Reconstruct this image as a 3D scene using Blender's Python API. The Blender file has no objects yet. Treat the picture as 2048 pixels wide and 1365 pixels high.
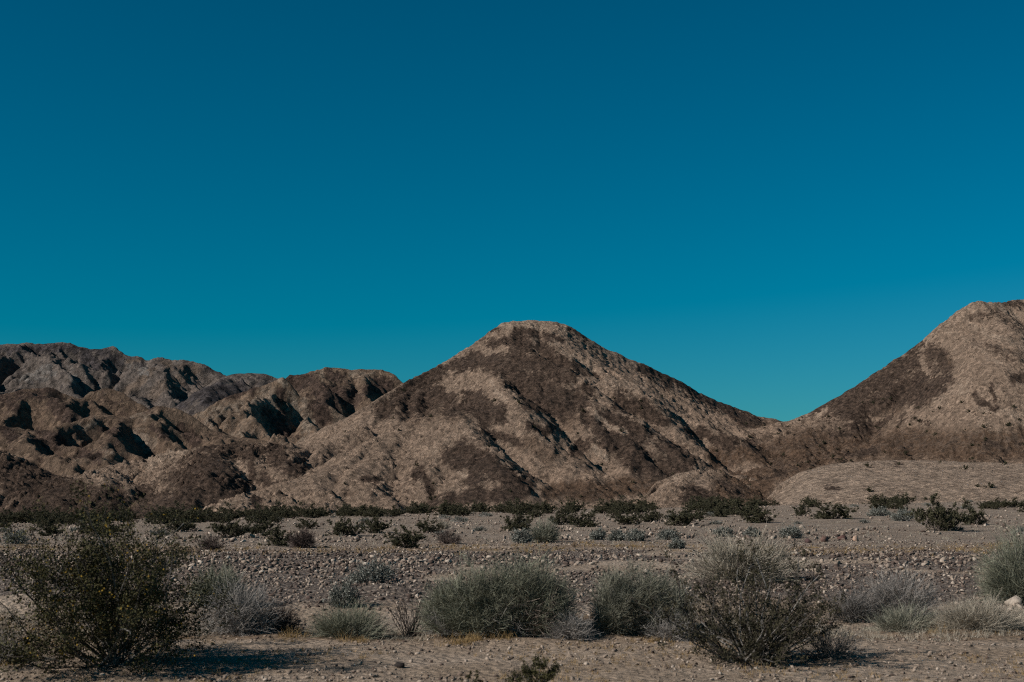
import bpy, bmesh, math, random
import numpy as np

# ---------------------------------------------------------------- camera, sky, sun, exposure
scene = bpy.context.scene
C = scene.collection
FPX, HOR, CAMZ = 2844.0, 1015.0, 2.0          # focal length and horizon row in photo pixels, eye height
cam = bpy.data.cameras.new('camera')
cam.sensor_width = 36.0
cam.lens = FPX * 36.0 / 2048.0
cam.shift_y = (HOR - 682.5) / 2048.0
cam.clip_start, cam.clip_end = 0.1, 20000.0
cam.dof.use_dof = True
cam.dof.focus_distance = 150.0
cam.dof.aperture_fstop = 3.5
camo = bpy.data.objects.new('camera', cam)
camo.location = (0, 0, CAMZ)
camo.rotation_euler = (math.pi / 2, 0, 0)
C.objects.link(camo)
scene.camera = camo

SUN_EL, SUN_ROT = math.radians(33), math.radians(246)
world = bpy.data.worlds.new('World')
scene.world = world
world.use_nodes = True
wn = world.node_tree
bg = wn.nodes['Background']
sky = wn.nodes.new('ShaderNodeTexSky')
sky.sky_type = 'NISHITA'
sky.sun_disc = False
sky.sun_elevation, sky.sun_rotation = SUN_EL, SUN_ROT
sky.air_density, sky.dust_density, sky.ozone_density = 1.0, 0.2, 4.0
sep = wn.nodes.new('ShaderNodeSeparateColor')
com = wn.nodes.new('ShaderNodeCombineColor')
wn.links.new(sky.outputs[0], sep.inputs[0])
for i, (mul, off, flo) in enumerate([(0.42, -1.1, 0.0), (1.04, -0.56, 0.0), (1.33, -1.6, 0.0)]):   # teal grade of the whole sky
    m = wn.nodes.new('ShaderNodeMath'); m.operation = 'MULTIPLY_ADD'
    m.inputs[1].default_value, m.inputs[2].default_value = mul, off
    mx = wn.nodes.new('ShaderNodeMath'); mx.operation = 'MAXIMUM'; mx.inputs[1].default_value = flo
    wn.links.new(sep.outputs[i], m.inputs[0]); wn.links.new(m.outputs[0], mx.inputs[0]); wn.links.new(mx.outputs[0], com.inputs[i])
wn.links.new(com.outputs[0], bg.inputs[0])
bg.inputs[1].default_value = 0.05
sun = bpy.data.lights.new('sun', 'SUN')
sun.energy = 5.0
sun.angle = math.radians(0.53)
sun.color = (1.0, 0.955, 0.905)
suno = bpy.data.objects.new('sun', sun)
from mathutils import Vector
tosun = Vector((math.sin(SUN_ROT) * math.cos(SUN_EL), math.cos(SUN_ROT) * math.cos(SUN_EL), math.sin(SUN_EL)))
suno.rotation_euler = tosun.to_track_quat('Z', 'Y').to_euler()
C.objects.link(suno)
vs = scene.view_settings
vs.view_transform, vs.look, vs.exposure, vs.gamma = 'Standard', 'None', 0.0, 1.0
vs.use_curve_mapping = False
scene.cycles.use_denoising = False
scene.cycles.filter_width = 1.15

# ---------------------------------------------------------------- helpers
rng = np.random.default_rng(7)

def sstep(a, b, x):
    t = np.clip((x - a) / (b - a), 0, 1)
    return t * t * (3 - 2 * t)

_perm = np.random.default_rng(3).permutation(4096)
_ga = np.random.default_rng(4).random(4096) * 2 * np.pi
_gx, _gy = np.cos(_ga), np.sin(_ga)

def pnoise(x, y, seed=0):
    xi, yi = np.floor(x).astype(np.int64), np.floor(y).astype(np.int64)
    xf, yf = x - xi, y - yi
    def g(ix, iy, dx, dy):
        h = _perm[(_perm[(ix + seed * 131) & 4095] + iy) & 4095]
        return _gx[h] * dx + _gy[h] * dy
    u = xf * xf * xf * (xf * (xf * 6 - 15) + 10)
    v = yf * yf * yf * (yf * (yf * 6 - 15) + 10)
    a = g(xi, yi, xf, yf); b = g(xi + 1, yi, xf - 1, yf)
    c = g(xi, yi + 1, xf, yf - 1); d = g(xi + 1, yi + 1, xf - 1, yf - 1)
    return (a + (b - a) * u + (c - a) * v + (a - b - c + d) * u * v) * 1.5

def fbm(x, y, octv=4, seed=0, gain=0.5):
    r = np.zeros_like(x); a = 1.0; s = 0.0
    for o in range(octv):
        r = r + a * pnoise(x, y, seed + o * 17); s += a
        x = x * 2.03 + 13.7; y = y * 2.03 + 5.3; a *= gain
    return r / s

def ridged(x, y, octv=4, seed=0, gain=0.55):
    r = np.zeros_like(x); a = 1.0; s = 0.0
    for o in range(octv):
        r = r + a * (1 - 2 * np.abs(pnoise(x, y, seed + o * 17))); s += a
        x = x * 2.07 + 3.1; y = y * 2.07 + 8.9; a *= gain
    return r / s

def worley(x, y, seed=0):
    xi, yi = np.floor(x).astype(np.int64), np.floor(y).astype(np.int64)
    best = np.full(x.shape, 9.0); bid = np.zeros(x.shape)
    for dx in (-1, 0, 1):
        for dy in (-1, 0, 1):
            cx, cy = xi + dx, yi + dy
            h = _perm[(_perm[(cx + seed * 57) & 4095] + cy) & 4095]; h2 = _perm[(h + 1733) & 4095]; h3 = _perm[(h2 + 911) & 4095]
            d = (cx + 0.1 + 0.8 * h / 4096.0 - x) ** 2 + (cy + 0.1 + 0.8 * h2 / 4096.0 - y) ** 2
            m = d < best
            best = np.where(m, d, best); bid = np.where(m, h3 / 4096.0, bid)
    return np.sqrt(best), bid

def boulders(x, y, size, prob, seed):
    """heights of half-buried blocks about size across"""
    f, i = worley(x / size + 0.25 * pnoise(x / size * 1.7, y / size * 1.7, seed + 3), y / size, seed)
    rad = 0.25 + 0.3 * ((i * 7.31) % 1.0)
    return size * 0.75 * np.sqrt(np.maximum(rad * rad - f * f, 0)) * (i < prob)

def make_mesh(name, V, F, attrs=None, smooth=False):
    V = np.asarray(V, np.float32); F = np.asarray(F, np.int32)
    me = bpy.data.meshes.new(name)
    k = F.shape[1]
    me.vertices.add(len(V)); me.vertices.foreach_set('co', V.ravel())
    me.loops.add(F.size); me.loops.foreach_set('vertex_index', F.ravel())
    me.polygons.add(len(F)); me.polygons.foreach_set('loop_start', np.arange(0, F.size, k, dtype=np.int32))
    if smooth:
        me.polygons.foreach_set('use_smooth', np.ones(len(F), bool))
    for an, av in (attrs or {}).items():
        av = np.asarray(av, np.float32)
        if av.ndim == 1:
            me.attributes.new(an, 'FLOAT', 'POINT').data.foreach_set('value', av)
        else:
            me.attributes.new(an, 'FLOAT_COLOR', 'POINT').data.foreach_set('color', av.ravel())
    me.update(calc_edges=True)
    return me

def link(name, me, mat=None, parent=None, loc=(0, 0, 0), rotz=0.0, scale=None):
    o = bpy.data.objects.new(name, me)
    C.objects.link(o)
    if mat is not None and not me.materials:
        me.materials.append(mat)
    o.location = loc; o.rotation_euler = (0, 0, rotz)
    if scale is not None:
        o.scale = scale
    if parent is not None:
        o.parent = parent
    return o

def tag(o, label=None, cat=None, group=None, kind=None):
    for k, v in (('label', label), ('category', cat), ('group', group), ('kind', kind)):
        if v:
            o[k] = v
    return o

def grid_faces(nx, ny):
    i = np.arange(nx * ny).reshape(ny, nx)
    return np.stack([i[:-1, :-1], i[:-1, 1:], i[1:, 1:], i[1:, :-1]], -1).reshape(-1, 4)

# ---------------------------------------------------------------- materials
def nodes_of(name):
    m = bpy.data.materials.new(name); m.use_nodes = True
    nt = m.node_tree; b = nt.nodes['Principled BSDF']
    b.inputs['Specular IOR Level'].default_value = 0.12
    b.inputs['Roughness'].default_value = 0.95
    return m, nt, b

class N:
    """small node helper"""
    def __init__(s, nt): s.nt = nt
    def new(s, t, **kw):
        n = s.nt.nodes.new(t)
        for k, v in kw.items(): setattr(n, k, v)
        return n
    def put(s, sock, v):
        if hasattr(v, 'is_linked') or hasattr(v, 'links'):
            s.nt.links.new(v, sock)
        else:
            sock.default_value = v
    def noise(s, vec, scale, detail=4, rough=0.6):
        n = s.new('ShaderNodeTexNoise'); s.nt.links.new(vec, n.inputs['Vector'])
        n.inputs['Scale'].default_value = scale; n.inputs['Detail'].default_value = detail
        n.inputs['Roughness'].default_value = rough
        return n.outputs['Fac']
    def voro(s, vec, scale, out='Distance', rnd=1.0):
        n = s.new('ShaderNodeTexVoronoi'); s.nt.links.new(vec, n.inputs['Vector'])
        n.inputs['Scale'].default_value = scale; n.inputs['Randomness'].default_value = rnd
        return n.outputs[out]
    def math(s, op, a, b=0.0, c=None):
        n = s.new('ShaderNodeMath', operation=op)
        s.put(n.inputs[0], a); s.put(n.inputs[1], b)
        if c is not None: s.put(n.inputs[2], c)
        return n.outputs[0]
    def maprange(s, v, a, b, c=0.0, d=1.0, smooth=True):
        n = s.new('ShaderNodeMapRange', interpolation_type='SMOOTHSTEP' if smooth else 'LINEAR')
        s.put(n.inputs[0], v)
        for i, q in enumerate((a, b, c, d)): n.inputs[i + 1].default_value = q
        return n.outputs[0]
    def mix(s, f, a, b, blend='MIX'):
        n = s.new('ShaderNodeMix', data_type='RGBA', blend_type=blend)
        s.put(n.inputs[0], f)
        for sock, v in ((n.inputs[6], a), (n.inputs[7], b)):
            if isinstance(v, tuple): sock.default_value = (*v, 1.0) if len(v) == 3 else v
            else: s.nt.links.new(v, sock)
        return n.outputs[2]
    def ramp(s, v, stops):
        n = s.new('ShaderNodeValToRGB'); s.put(n.inputs[0], v)
        e = n.color_ramp.elements
        while len(e) < len(stops): e.new(0.5)
        for q, (p, c) in zip(e, stops): q.position = p; q.color = (*c, 1.0)
        return n.outputs[0]
    def bump(s, h, strength, dist, prev=None):
        n = s.new('ShaderNodeBump'); s.put(n.inputs['Height'], h)
        n.inputs['Strength'].default_value = strength; n.inputs['Distance'].default_value = dist
        if prev is not None: s.nt.links.new(prev, n.inputs['Normal'])
        return n.outputs[0]

TAN = (0.315, 0.219, 0.156); DARK = (0.070, 0.046, 0.033); RUST = (0.128, 0.079, 0.051); PALE = (0.385, 0.278, 0.202)

def rock_material(name, unit, tan=TAN, dark=DARK, rust=RUST, pale=PALE, bump=1.0):
    """hill rock: attribute geology (R dark varnish and painted shade, G pale rock, B rusty soil); unit = metres of the finest blocks"""
    m, nt, b = nodes_of(name); n = N(nt)
    pos = n.new('ShaderNodeNewGeometry').outputs['Position']
    at = n.new('ShaderNodeAttribute', attribute_name='surface_tones')
    sp = n.new('ShaderNodeSeparateColor'); nt.links.new(at.outputs['Color'], sp.inputs[0])
    s = 1.0 / unit
    nz = n.noise(pos, s * 0.12, 6, 0.65)
    nf = n.noise(pos, s * 0.7, 5, 0.7)
    jit = n.math('MULTIPLY_ADD', nz, 0.7, -0.35)
    cell = n.voro(pos, s * 0.9, 'Color')
    cs = n.new('ShaderNodeSeparateColor'); nt.links.new(cell, cs.inputs[0])
    jit2 = n.math('ADD', n.math('MULTIPLY_ADD', nf, 1.1, -0.55), n.math('MULTIPLY_ADD', cs.outputs[1], 0.5, -0.25))
    jj = n.math('ADD', jit, jit2)
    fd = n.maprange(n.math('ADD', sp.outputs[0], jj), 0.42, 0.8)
    fm = n.maprange(n.math('ADD', sp.outputs[0], n.math('MULTIPLY', jj, 1.35)), 0.14, 0.68)
    fp = n.maprange(n.math('ADD', sp.outputs[1], jj), 0.3, 0.75)
    fr = n.maprange(n.math('ADD', sp.outputs[2], jit), 0.2, 0.9)
    tanv = n.mix(n.maprange(nz, 0.3, 0.7), tuple(c * 0.84 for c in tan), tuple(c * 1.12 for c in tan))
    darkv = n.mix(n.maprange(nf, 0.3, 0.7), tuple(c * 0.6 for c in dark), tuple(c * 1.75 for c in dark))
    col = n.mix(fr, tanv, rust)
    col = n.mix(fp, col, pale)
    col = n.mix(n.math('MULTIPLY', fm, 0.9), col, tuple(0.36 * a + 0.64 * b_ for a, b_ in zip(tan, dark)))
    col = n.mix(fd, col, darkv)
    v = n.maprange(cs.outputs[0], 0, 1, 0.66, 1.32, False)
    v2 = n.maprange(nf, 0.25, 0.75, 0.66, 1.3, False)
    gain = n.math('MULTIPLY', v, v2)
    vm = n.new('ShaderNodeVectorMath', operation='SCALE')
    nt.links.new(col, vm.inputs[0]); nt.links.new(gain, vm.inputs['Scale'])
    nt.links.new(vm.outputs[0], b.inputs['Base Color'])
    d1 = n.voro(pos, s * 0.55, 'Distance')
    b1 = n.bump(d1, 0.8 * bump, unit * 1.1)
    b2 = n.bump(n.noise(pos, s * 0.35, 8, 0.72), 1.0 * bump, unit * 3.6, b1)
    nt.links.new(b2, b.inputs['Normal'])
    return m

STONE_STOPS = [(0.0, (0.06, 0.043, 0.036)), (0.28, (0.13, 0.094, 0.076)), (0.5, (0.22, 0.167, 0.13)), (0.78, (0.34, 0.268, 0.21)), (1.0, (0.50, 0.415, 0.34))]

def ground_material():
    m, nt, b = nodes_of('desert_ground'); n = N(nt)
    pos = n.new('ShaderNodeNewGeometry').outputs['Position']
    at = n.new('ShaderNodeAttribute', attribute_name='surface_tones')
    sp = n.new('ShaderNodeSeparateColor'); nt.links.new(at.outputs['Color'], sp.inputs[0])
    big = n.noise(pos, 0.25, 5, 0.6); fine = n.noise(pos, 9.0, 6, 0.7); mid = n.noise(pos, 1.6, 5, 0.65)
    sand = n.mix(n.maprange(big, 0.35, 0.65), (0.29, 0.212, 0.148), (0.365, 0.28, 0.21))
    orange = n.mix(n.maprange(mid, 0.4, 0.6), (0.215, 0.14, 0.085), (0.20, 0.146, 0.10))
    vs_ = n.new('ShaderNodeTexVoronoi'); nt.links.new(pos, vs_.inputs['Vector']); vs_.inputs['Scale'].default_value = 8.5
    vc = n.new('ShaderNodeSeparateColor'); nt.links.new(vs_.outputs['Color'], vc.inputs[0])
    rocky = n.mix(n.maprange(vs_.outputs['Distance'], 0.35, 0.55), n.ramp(vc.outputs[0], [(p, tuple(c * 0.85 for c in q)) for p, q in STONE_STOPS]), (0.13, 0.10, 0.08))
    col = n.mix(n.maprange(n.math('ADD', sp.outputs[0], n.math('MULTIPLY_ADD', mid, 0.8, -0.4)), 0.3, 0.7), sand, rocky)
    col = n.mix(n.maprange(n.math('ADD', sp.outputs[2], n.math('MULTIPLY_ADD', mid, 0.8, -0.4)), 0.35, 0.75), col, orange)
    cell = n.voro(pos, 16.0, 'Color')
    cs = n.new('ShaderNodeSeparateColor'); nt.links.new(cell, cs.inputs[0])
    g = n.math('MULTIPLY', n.maprange(cs.outputs[0], 0, 1, 0.7, 1.25, False), n.maprange(fine, 0.25, 0.75, 0.75, 1.22, False))
    vm = n.new('ShaderNodeVectorMath', operation='SCALE')
    nt.links.new(col, vm.inputs[0]); nt.links.new(g, vm.inputs['Scale'])
    nt.links.new(vm.outputs[0], b.inputs['Base Color'])
    b1 = n.bump(n.math('MULTIPLY', vs_.outputs['Distance'], -1.0), 0.9, 0.09)
    b2 = n.bump(n.noise(pos, 5.0, 8, 0.75), 0.8, 0.12, b1)
    nt.links.new(b2, b.inputs['Normal'])
    return m

def stone_material(name, from_attr):
    m, nt, b = nodes_of(name); n = N(nt)
    if from_attr:
        r = n.new('ShaderNodeAttribute', attribute_name='tone').outputs['Fac']
    else:
        r = n.new('ShaderNodeObjectInfo').outputs['Random']
    pos = n.new('ShaderNodeNewGeometry').outputs['Position']
    col = n.ramp(r, STONE_STOPS)
    col = n.mix(0.5, col, n.ramp(n.noise(pos, 14.0, 5, 0.7), [(0.25, (0.36, 0.34, 0.33)), (0.75, (1.15, 1.1, 1.05))]), 'MULTIPLY')
    nt.links.new(col, b.inputs['Base Color'])
    nt.links.new(n.bump(n.noise(pos, 22.0, 5, 0.7), 0.5, 0.03), b.inputs['Normal'])
    return m

def plant_material(name, lo, hi, clump=3.0, rough=0.85, trans=0.0):
    """twigs and leaves: per-piece attribute tone mixes two plain colours, with a slow drift through the plant"""
    m, nt, b = nodes_of(name); n = N(nt)
    b.inputs['Roughness'].default_value = rough
    r = n.new('ShaderNodeAttribute', attribute_name='tone').outputs['Fac']
    obj = n.new('ShaderNodeTexCoord').outputs['Object']
    f = n.math('ADD', n.math('MULTIPLY', r, 0.75), n.math('MULTIPLY_ADD', n.noise(obj, clump, 2), 0.9, -0.3))
    lo, hi = tuple(c * 0.82 for c in lo), tuple(c * 0.82 for c in hi)
    nt.links.new(n.mix(n.maprange(f, 0.0, 1.0), lo, hi), b.inputs['Base Color'])
    return m

# ---------------------------------------------------------------- ground
def P(px, py, Y):
    return np.array([(px - 1024.0) / FPX * Y, Y, CAMZ + (HOR - py) / FPX * Y])

MOUNDS = [(-8.6, 24.5, 0.62, 1.5), (-6.9, 25.0, 0.25, 1.6), (0.2, 23.4, 0.32, 1.5), (2.3, 23.6, 0.3, 1.4), (3.9, 24.5, 0.22, 1.2),
          (7.8, 24.5, 0.28, 1.5), (10.2, 29.0, 0.3, 1.6), (-4.6, 24.8, 0.25, 1.3), (-2.6, 34.0, 0.15, 1.5)]

def groundz(x, y):
    x = np.asarray(x, float); y = np.asarray(y, float)
    z = -0.42 * np.exp(-((y - 27.5) / 4.0) ** 2) * (0.8 + 0.4 * fbm(x * 0.12, y * 0.1, 2, 41))
    wob = 9.0 * fbm(x * 0.06 + 3, y * 0 + 2.2, 3, 9)
    z = z + 0.26 * sstep(28, 54, y + wob) - 0.12 * sstep(52, 70, y + wob) * (0.4 + 0.6 * sstep(5, -10, x))
    far = sstep(58, 215, y)
    z = z + far * (1.15 + 0.021 * np.clip(x, -140, 140))
    z = z + 0.10 * fbm(x * 0.35, y * 0.35, 4, 5) + 0.03 * fbm(x * 1.7, y * 1.7, 3, 6)
    for mx, my, mh, ms in MOUNDS:
        z = z + mh * np.exp(-((x - mx) ** 2 + (y - my) ** 2) / (ms * ms))
    return z

def at_ground(px, py, ymin=12.0, ymax=330.0):
    """where the ground lies under a photo pixel"""
    Y = np.linspace(ymin, ymax, 6000) if py > 1060 else np.linspace(ymin, ymax, 12000)
    x = (px - 1024.0) / FPX * Y
    gz = groundz(x, Y)
    rz = CAMZ + (HOR - py) / FPX * Y
    hit = np.nonzero(gz >= rz)[0]
    k = hit[0] if len(hit) else len(Y) - 1
    return float(x[k]), float(Y[k]), float(gz[k])

def spaced(breaks):
    out = []
    for a, b, s0, s1 in breaks:
        v = a
        while v < b - 1e-6:
            out.append(v); v += s0 + (s1 - s0) * (v - a) / (b - a)
    out.append(breaks[-1][1])
    return np.array(out)

xs = spaced([(0, 9, 0.2, 0.2), (9, 24, 0.2, 0.6), (24, 160, 0.6, 6), (160, 3600, 6, 500)])
xs = np.concatenate([-xs[:0:-1], xs])
ys = spaced([(-400, -10, 80, 8), (-10, 13, 4, 0.3), (13, 32, 0.13, 0.17), (32, 75, 0.18, 0.6), (75, 330, 0.6, 4), (330, 4200, 4, 700)])
gx, gy = np.meshgrid(xs, ys)
gz = groundz(gx, gy)
n1 = fbm(gx * 0.09, gy * 0.06, 3, 61); n2 = fbm(gx * 0.25, gy * 0.16, 3, 62)
rockmask = sstep(27, 36, gy + 4 * n1) * (1 - 0.6 * sstep(53, 60, gy)) * (1 - 0.85 * sstep(0.1, 0.35, n1 + 0.3 * n2))
rockmask = np.clip(np.maximum(rockmask * 1.2, 0.5 * sstep(56, 70, gy)), 0, 1)
orange = np.exp(-((gy - 61 + 9.0 * fbm(gx * 0.06 + 3, gy * 0 + 2.2, 3, 9)) / 4.5) ** 2) * 0.7 + 0.55 * sstep(0.05, 0.4, n2) * sstep(24, 17, gy) + 0.75 * np.exp(-((gy - 22.5) / 1.2) ** 2)
orange = np.clip(orange, 0, 1)
geo = np.stack([rockmask, rockmask * 0, orange, rockmask * 0 + 1], -1).reshape(-1, 4)
ground = link('ground', make_mesh('ground', np.stack([gx, gy, gz], -1).reshape(-1, 3), grid_faces(len(xs), len(ys)), {'surface_tones': geo}, True), ground_material())
tag(ground, 'sandy stone-strewn desert floor running to the hills', kind='structure')

# ---------------------------------------------------------------- hills
def polydist(x, y, pts):
    """distance to a polyline, side (+ right of travel) and run length fraction"""
    best = np.full(x.shape, 1e9); side = np.zeros(x.shape); run = np.zeros(x.shape)
    k = len(pts) - 1
    for i in range(k):
        ax, ay = pts[i][:2]; bx, by = pts[i + 1][:2]
        dx, dy = bx - ax, by - ay; L2 = dx * dx + dy * dy + 1e-9
        t = np.clip(((x - ax) * dx + (y - ay) * dy) / L2, 0, 1)
        ex, ey = x - (ax + t * dx), y - (ay + t * dy)
        d = np.hypot(ex, ey)
        c = dx * (y - ay) - dy * (x - ax)
        m = d < best
        best = np.where(m, d, best); side = np.where(m, -np.sign(c), side); run = np.where(m, (i + t) / k, run)
    return best, side, run

def erode(h, cell, iters, k, talus=0.8):
    nb = [(-1, 0), (1, 0), (0, -1), (0, 1), (-1, -1), (-1, 1), (1, -1), (1, 1)]
    ds = [cell] * 4 + [cell * 1.414] * 4
    w = np.ones_like(h)
    r2 = np.random.default_rng(11)
    h = h + r2.normal(0, cell * 0.02, h.shape)
    for it in range(iters):
        sl = [np.maximum((h - np.roll(h, (-a, -b), (0, 1))) / d, 0) for (a, b), d in zip(nb, ds)]
        p = [s ** 1.4 for s in sl]
        tot = sum(p) + 1e-9
        nw = np.ones_like(h)
        for (a, b), q in zip(nb, p):
            nw += np.roll(w * q / tot, (a, b), (0, 1))
        w = np.minimum(nw, 3000.0)
        smax = np.maximum.reduce(sl)
        h = h - np.minimum(k * np.sqrt(w) * smax, 0.25 * smax * cell)
        if it % 2:
            move = np.zeros_like(h)
            for (a, b), d in zip(nb, ds):       # loose rock slides until the slope rests at its angle
                ex = np.maximum(h - np.roll(h, (-a, -b), (0, 1)) - talus * d, 0) * 0.11
                move += np.roll(ex, (a, b), (0, 1)) - ex
            h = h + move
    return h

def upsample(a, X0, Y0, cell, gx, gy):
    fx = np.clip((gx - X0) / cell, 0, a.shape[1] - 1.001); fy = np.clip((gy - Y0) / cell, 0, a.shape[0] - 1.001)
    ix, iy = fx.astype(int), fy.astype(int); u, v = fx - ix, fy - iy
    return (a[iy, ix] * (1 - u) + a[iy, ix + 1] * u) * (1 - v) + (a[iy + 1, ix] * (1 - u) + a[iy + 1, ix + 1] * u) * v

def hill(name, label, crest, foot, mat, res, ecell, dark=(), pale=(), rust=(), spurs=(), base=(0, 0, 0), prof=1.15, back=45.0,
         ek=0.0022, eit=160, rough=0.5, rocks=1.0, jag=0.6, zfoot=None, seed=0, warp=0.0, crag=0.0, sharp=0.0, talus=0.8, clam=14.0):
    """one hill: its skyline (photo column, row, distance), the distance of its foot, spurs, rock bands and painted shade; built in metres"""
    cp = np.array([P(*c) for c in crest])
    fp = np.array([[(px - 1024.0) / FPX * Y, Y] for px, Y in foot])
    x0, x1 = cp[:, 0].min(), cp[:, 0].max()
    y0, y1 = fp[:, 1].min() - 6, cp[:, 1].max() + back
    def basez(x, y):
        jx = x + warp * fbm(x * 0.02, y * 0.02, 3, seed + 5)
        Xs = np.linspace(x0, x1, 900)
        Zl = np.interp(Xs, cp[:, 0], cp[:, 2]); Yl = np.interp(Xs, cp[:, 0], cp[:, 1])
        ker = np.hanning(15 + 14 * (zfoot is None)); ker = ker[:len(ker) // 2 * 2 + 1]; ker /= ker.sum(); hk = len(ker) // 2
        Zs = np.convolve(np.pad(Zl, hk, 'edge'), ker, 'valid'); Ys = np.convolve(np.pad(Yl, hk, 'edge'), ker, 'valid')
        Zs = Zs + jag * fbm(Xs / (res * 14), Xs * 0, 5, seed + 1, 0.6)
        Zc, Yc = np.interp(x, Xs, Zs), np.interp(x, Xs, Ys)
        Yf = np.interp(x, fp[:, 0], fp[:, 1])
        zf = groundz(x, np.minimum(Yf, 320)) - 0.4 if zfoot is None else zfoot
        t = (y - Yf) / (Yc - Yf)
        g = np.clip(t, 0, 1) ** prof
        z = zf + (Zc - zf) * g
        over = np.maximum(y - Yc, 0)
        z = z - 0.75 * (np.sqrt(over ** 2 + (4 * res) ** 2) - 4 * res)
        z = z - np.maximum(-t, 0) * (Yc - Yf) * 0.25
        return z, t, np.where(y < Yc, (Zc - z), 0.0) + res
    def solve(px, py):
        Y = np.linspace(y0, y1 - back, 700)
        x = (px - 1024.0) / FPX * Y
        z, t, _ = basez(x, Y)
        hit = np.nonzero(z >= CAMZ + (HOR - py) / FPX * Y)[0]
        kx = hit[0] if len(hit) else len(Y) - 1
        return float(x[kx]), float(Y[kx])
    nx, ny = int((x1 - x0) / res) + 1, int((y1 - y0) / res) + 1
    gx, gy = np.meshgrid(np.linspace(x0, x1, nx), np.linspace(y0, y1, ny))
    lx, ly = np.meshgrid(np.arange(x0, x1 + ecell, ecell), np.arange(y0, y1 + ecell, ecell))
    world_spurs = []
    for pts, amp, wl, wr in spurs:
        world_spurs.append(([solve(px, py) for px, py in pts], amp, wl, wr))
    def bumps(x, y):
        s = np.zeros_like(x)
        wx = x + 2.5 * res * 3 * fbm(x / (res * 22), y / (res * 22), 3, seed + 21)
        wy = y + 2.5 * res * 3 * fbm(x / (res * 22), y / (res * 22), 3, seed + 31)
        for pts, amp, wl, wr in world_spurs:
            d, side, run = polydist(wx, wy, pts)
            w = np.where(side > 0, wl, wr)          # side > 0 is the left of a line that runs down the slope
            q = np.clip(1 - d / w, 0, 1)
            s = s + amp * (0.55 * q + 0.45 * q * q * (3 - 2 * q)) * (0.75 + 0.25 * np.sin(np.pi * np.clip(run, 0, 1)))
        return s
    zl, tl, _ = basez(lx, ly)
    pin_l = 1 - 0.92 * sstep(0.6, 0.97, tl)
    zl0 = zl + bumps(lx, ly) * pin_l
    zl0 = zl0 + (crag * ridged(lx / (ecell * clam) + 0.6 * fbm(lx / (ecell * clam), ly / (ecell * clam), 2, seed + 4), ly / (ecell * clam * 1.5), 5, seed + 3, 0.5) + rough * 2.2 * fbm(lx / (ecell * 9), ly / (ecell * 9), 3, seed + 7)) * pin_l * sstep(-0.02, 0.12, tl)
    ze = erode(zl0, ecell, eit, ek, talus)
    delta = ze - zl
    z, t, room = basez(gx, gy)
    pin = 1 - sstep(0.95, 1.0, t)
    dz = upsample(delta, x0, y0, ecell, gx, gy) * pin
    room = 0.8 * np.maximum(room, 0.01)
    z = z + np.where(dz > 0, room * (1 - np.exp(-np.maximum(dz, 0) / room)), dz)
    amp = sstep(-0.02, 0.1, t) * (0.35 + 0.65 * pin)
    wx = gx + res * 9 * fbm(gx / (res * 30), gy / (res * 30), 3, seed + 55); wy = gy + res * 9 * fbm(gx / (res * 30), gy / (res * 30), 3, seed + 57)
    z = z + rough * amp * (0.55 * ridged(wx / (res * 9), wy / (res * 42), 4, seed + 50) + 0.3 * fbm(gx / (res * 4.5), gy / (res * 4.5), 3, seed + 70))
    if sharp:
        rg = ridged(wx / (res * 19), wy / (res * 95), 6, seed + 51, 0.55)
        z = z + sharp * amp * (np.sign(rg) * np.abs(rg) ** 1.2 + 0.2 * ridged(wx / (res * 8) + 3.3, wy / (res * 46), 4, seed + 53, 0.5))
    out = fbm(gx / (res * 34), gy / (res * 34), 3, seed + 95)
    lay = (gx * 0.5 + z * 1.2 + gy * 0.15) / (res * 9) + 1.5 * fbm(gx / (res * 40), gy / (res * 40), 2, seed + 97)
    z = z + rocks * amp * res * 1.3 * sstep(0.0, 0.3, out) * np.abs((lay % 1.0) - 0.5) * 2
    for size, pr in ((6.5, 0.22), (3.6, 0.5), (2.3, 0.6)):
        z = z + rocks * amp * boulders(gx, gy, res * size, pr * (0.25 + 1.5 * sstep(-0.25, 0.3, out)), seed + int(size)) * (0.7 if size > 6 else 1.1)
    # geology
    u = 1024.0 + FPX * gx / gy; v = HOR - FPX * (z - CAMZ) / gy
    jx = 18 * fbm(gx / (res * 22), gy / (res * 50), 6, seed + 110, 0.75); jy = 26 * fbm(gx / (res * 14), gy / (res * 60), 6, seed + 120, 0.75)
    mott = 0.62 * fbm(wx / (res * 13), wy / (res * 170), 5, seed + 130, 0.65) + 0.2 * fbm(gx / (res * 26), gy / (res * 50), 6, seed + 133, 0.65)
    def bands(strokes, b0):
        s = np.full(gx.shape, float(b0))
        for st in strokes:
            pts, w = st[0], st[1]; k = st[2] if len(st) > 2 else 1.0
            d, _, _ = polydist(u + jx, v + jy, pts)
            q = k * np.clip(1.45 - 0.95 * d / w, 0, 1)
            s = np.maximum(s, q) if k > 0 else s + q
        return np.clip(s, 0, 1)
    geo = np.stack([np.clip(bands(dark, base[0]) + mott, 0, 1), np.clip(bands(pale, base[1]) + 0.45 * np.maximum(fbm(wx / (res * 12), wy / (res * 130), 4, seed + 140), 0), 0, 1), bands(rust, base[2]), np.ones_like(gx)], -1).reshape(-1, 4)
    F = grid_faces(nx, ny)                      # leave out what lies under the ground or far down the back
    keep = ((z > (groundz(gx, np.minimum(gy, 320)) if zfoot is None else zfoot) - 1.0) & (t < 1.0 + 14 * res / np.maximum(gy.max() - gy.min(), 1))).reshape(-1)
    F = F[keep[F].all(1)]
    used = np.unique(F); remap = np.zeros(nx * ny, np.int64); remap[used] = np.arange(len(used))
    me = make_mesh(name, np.stack([gx, gy, z], -1).reshape(-1, 3)[used], remap[F], {'surface_tones': geo[used]}, False)
    o = link(name, me, mat)
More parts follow.
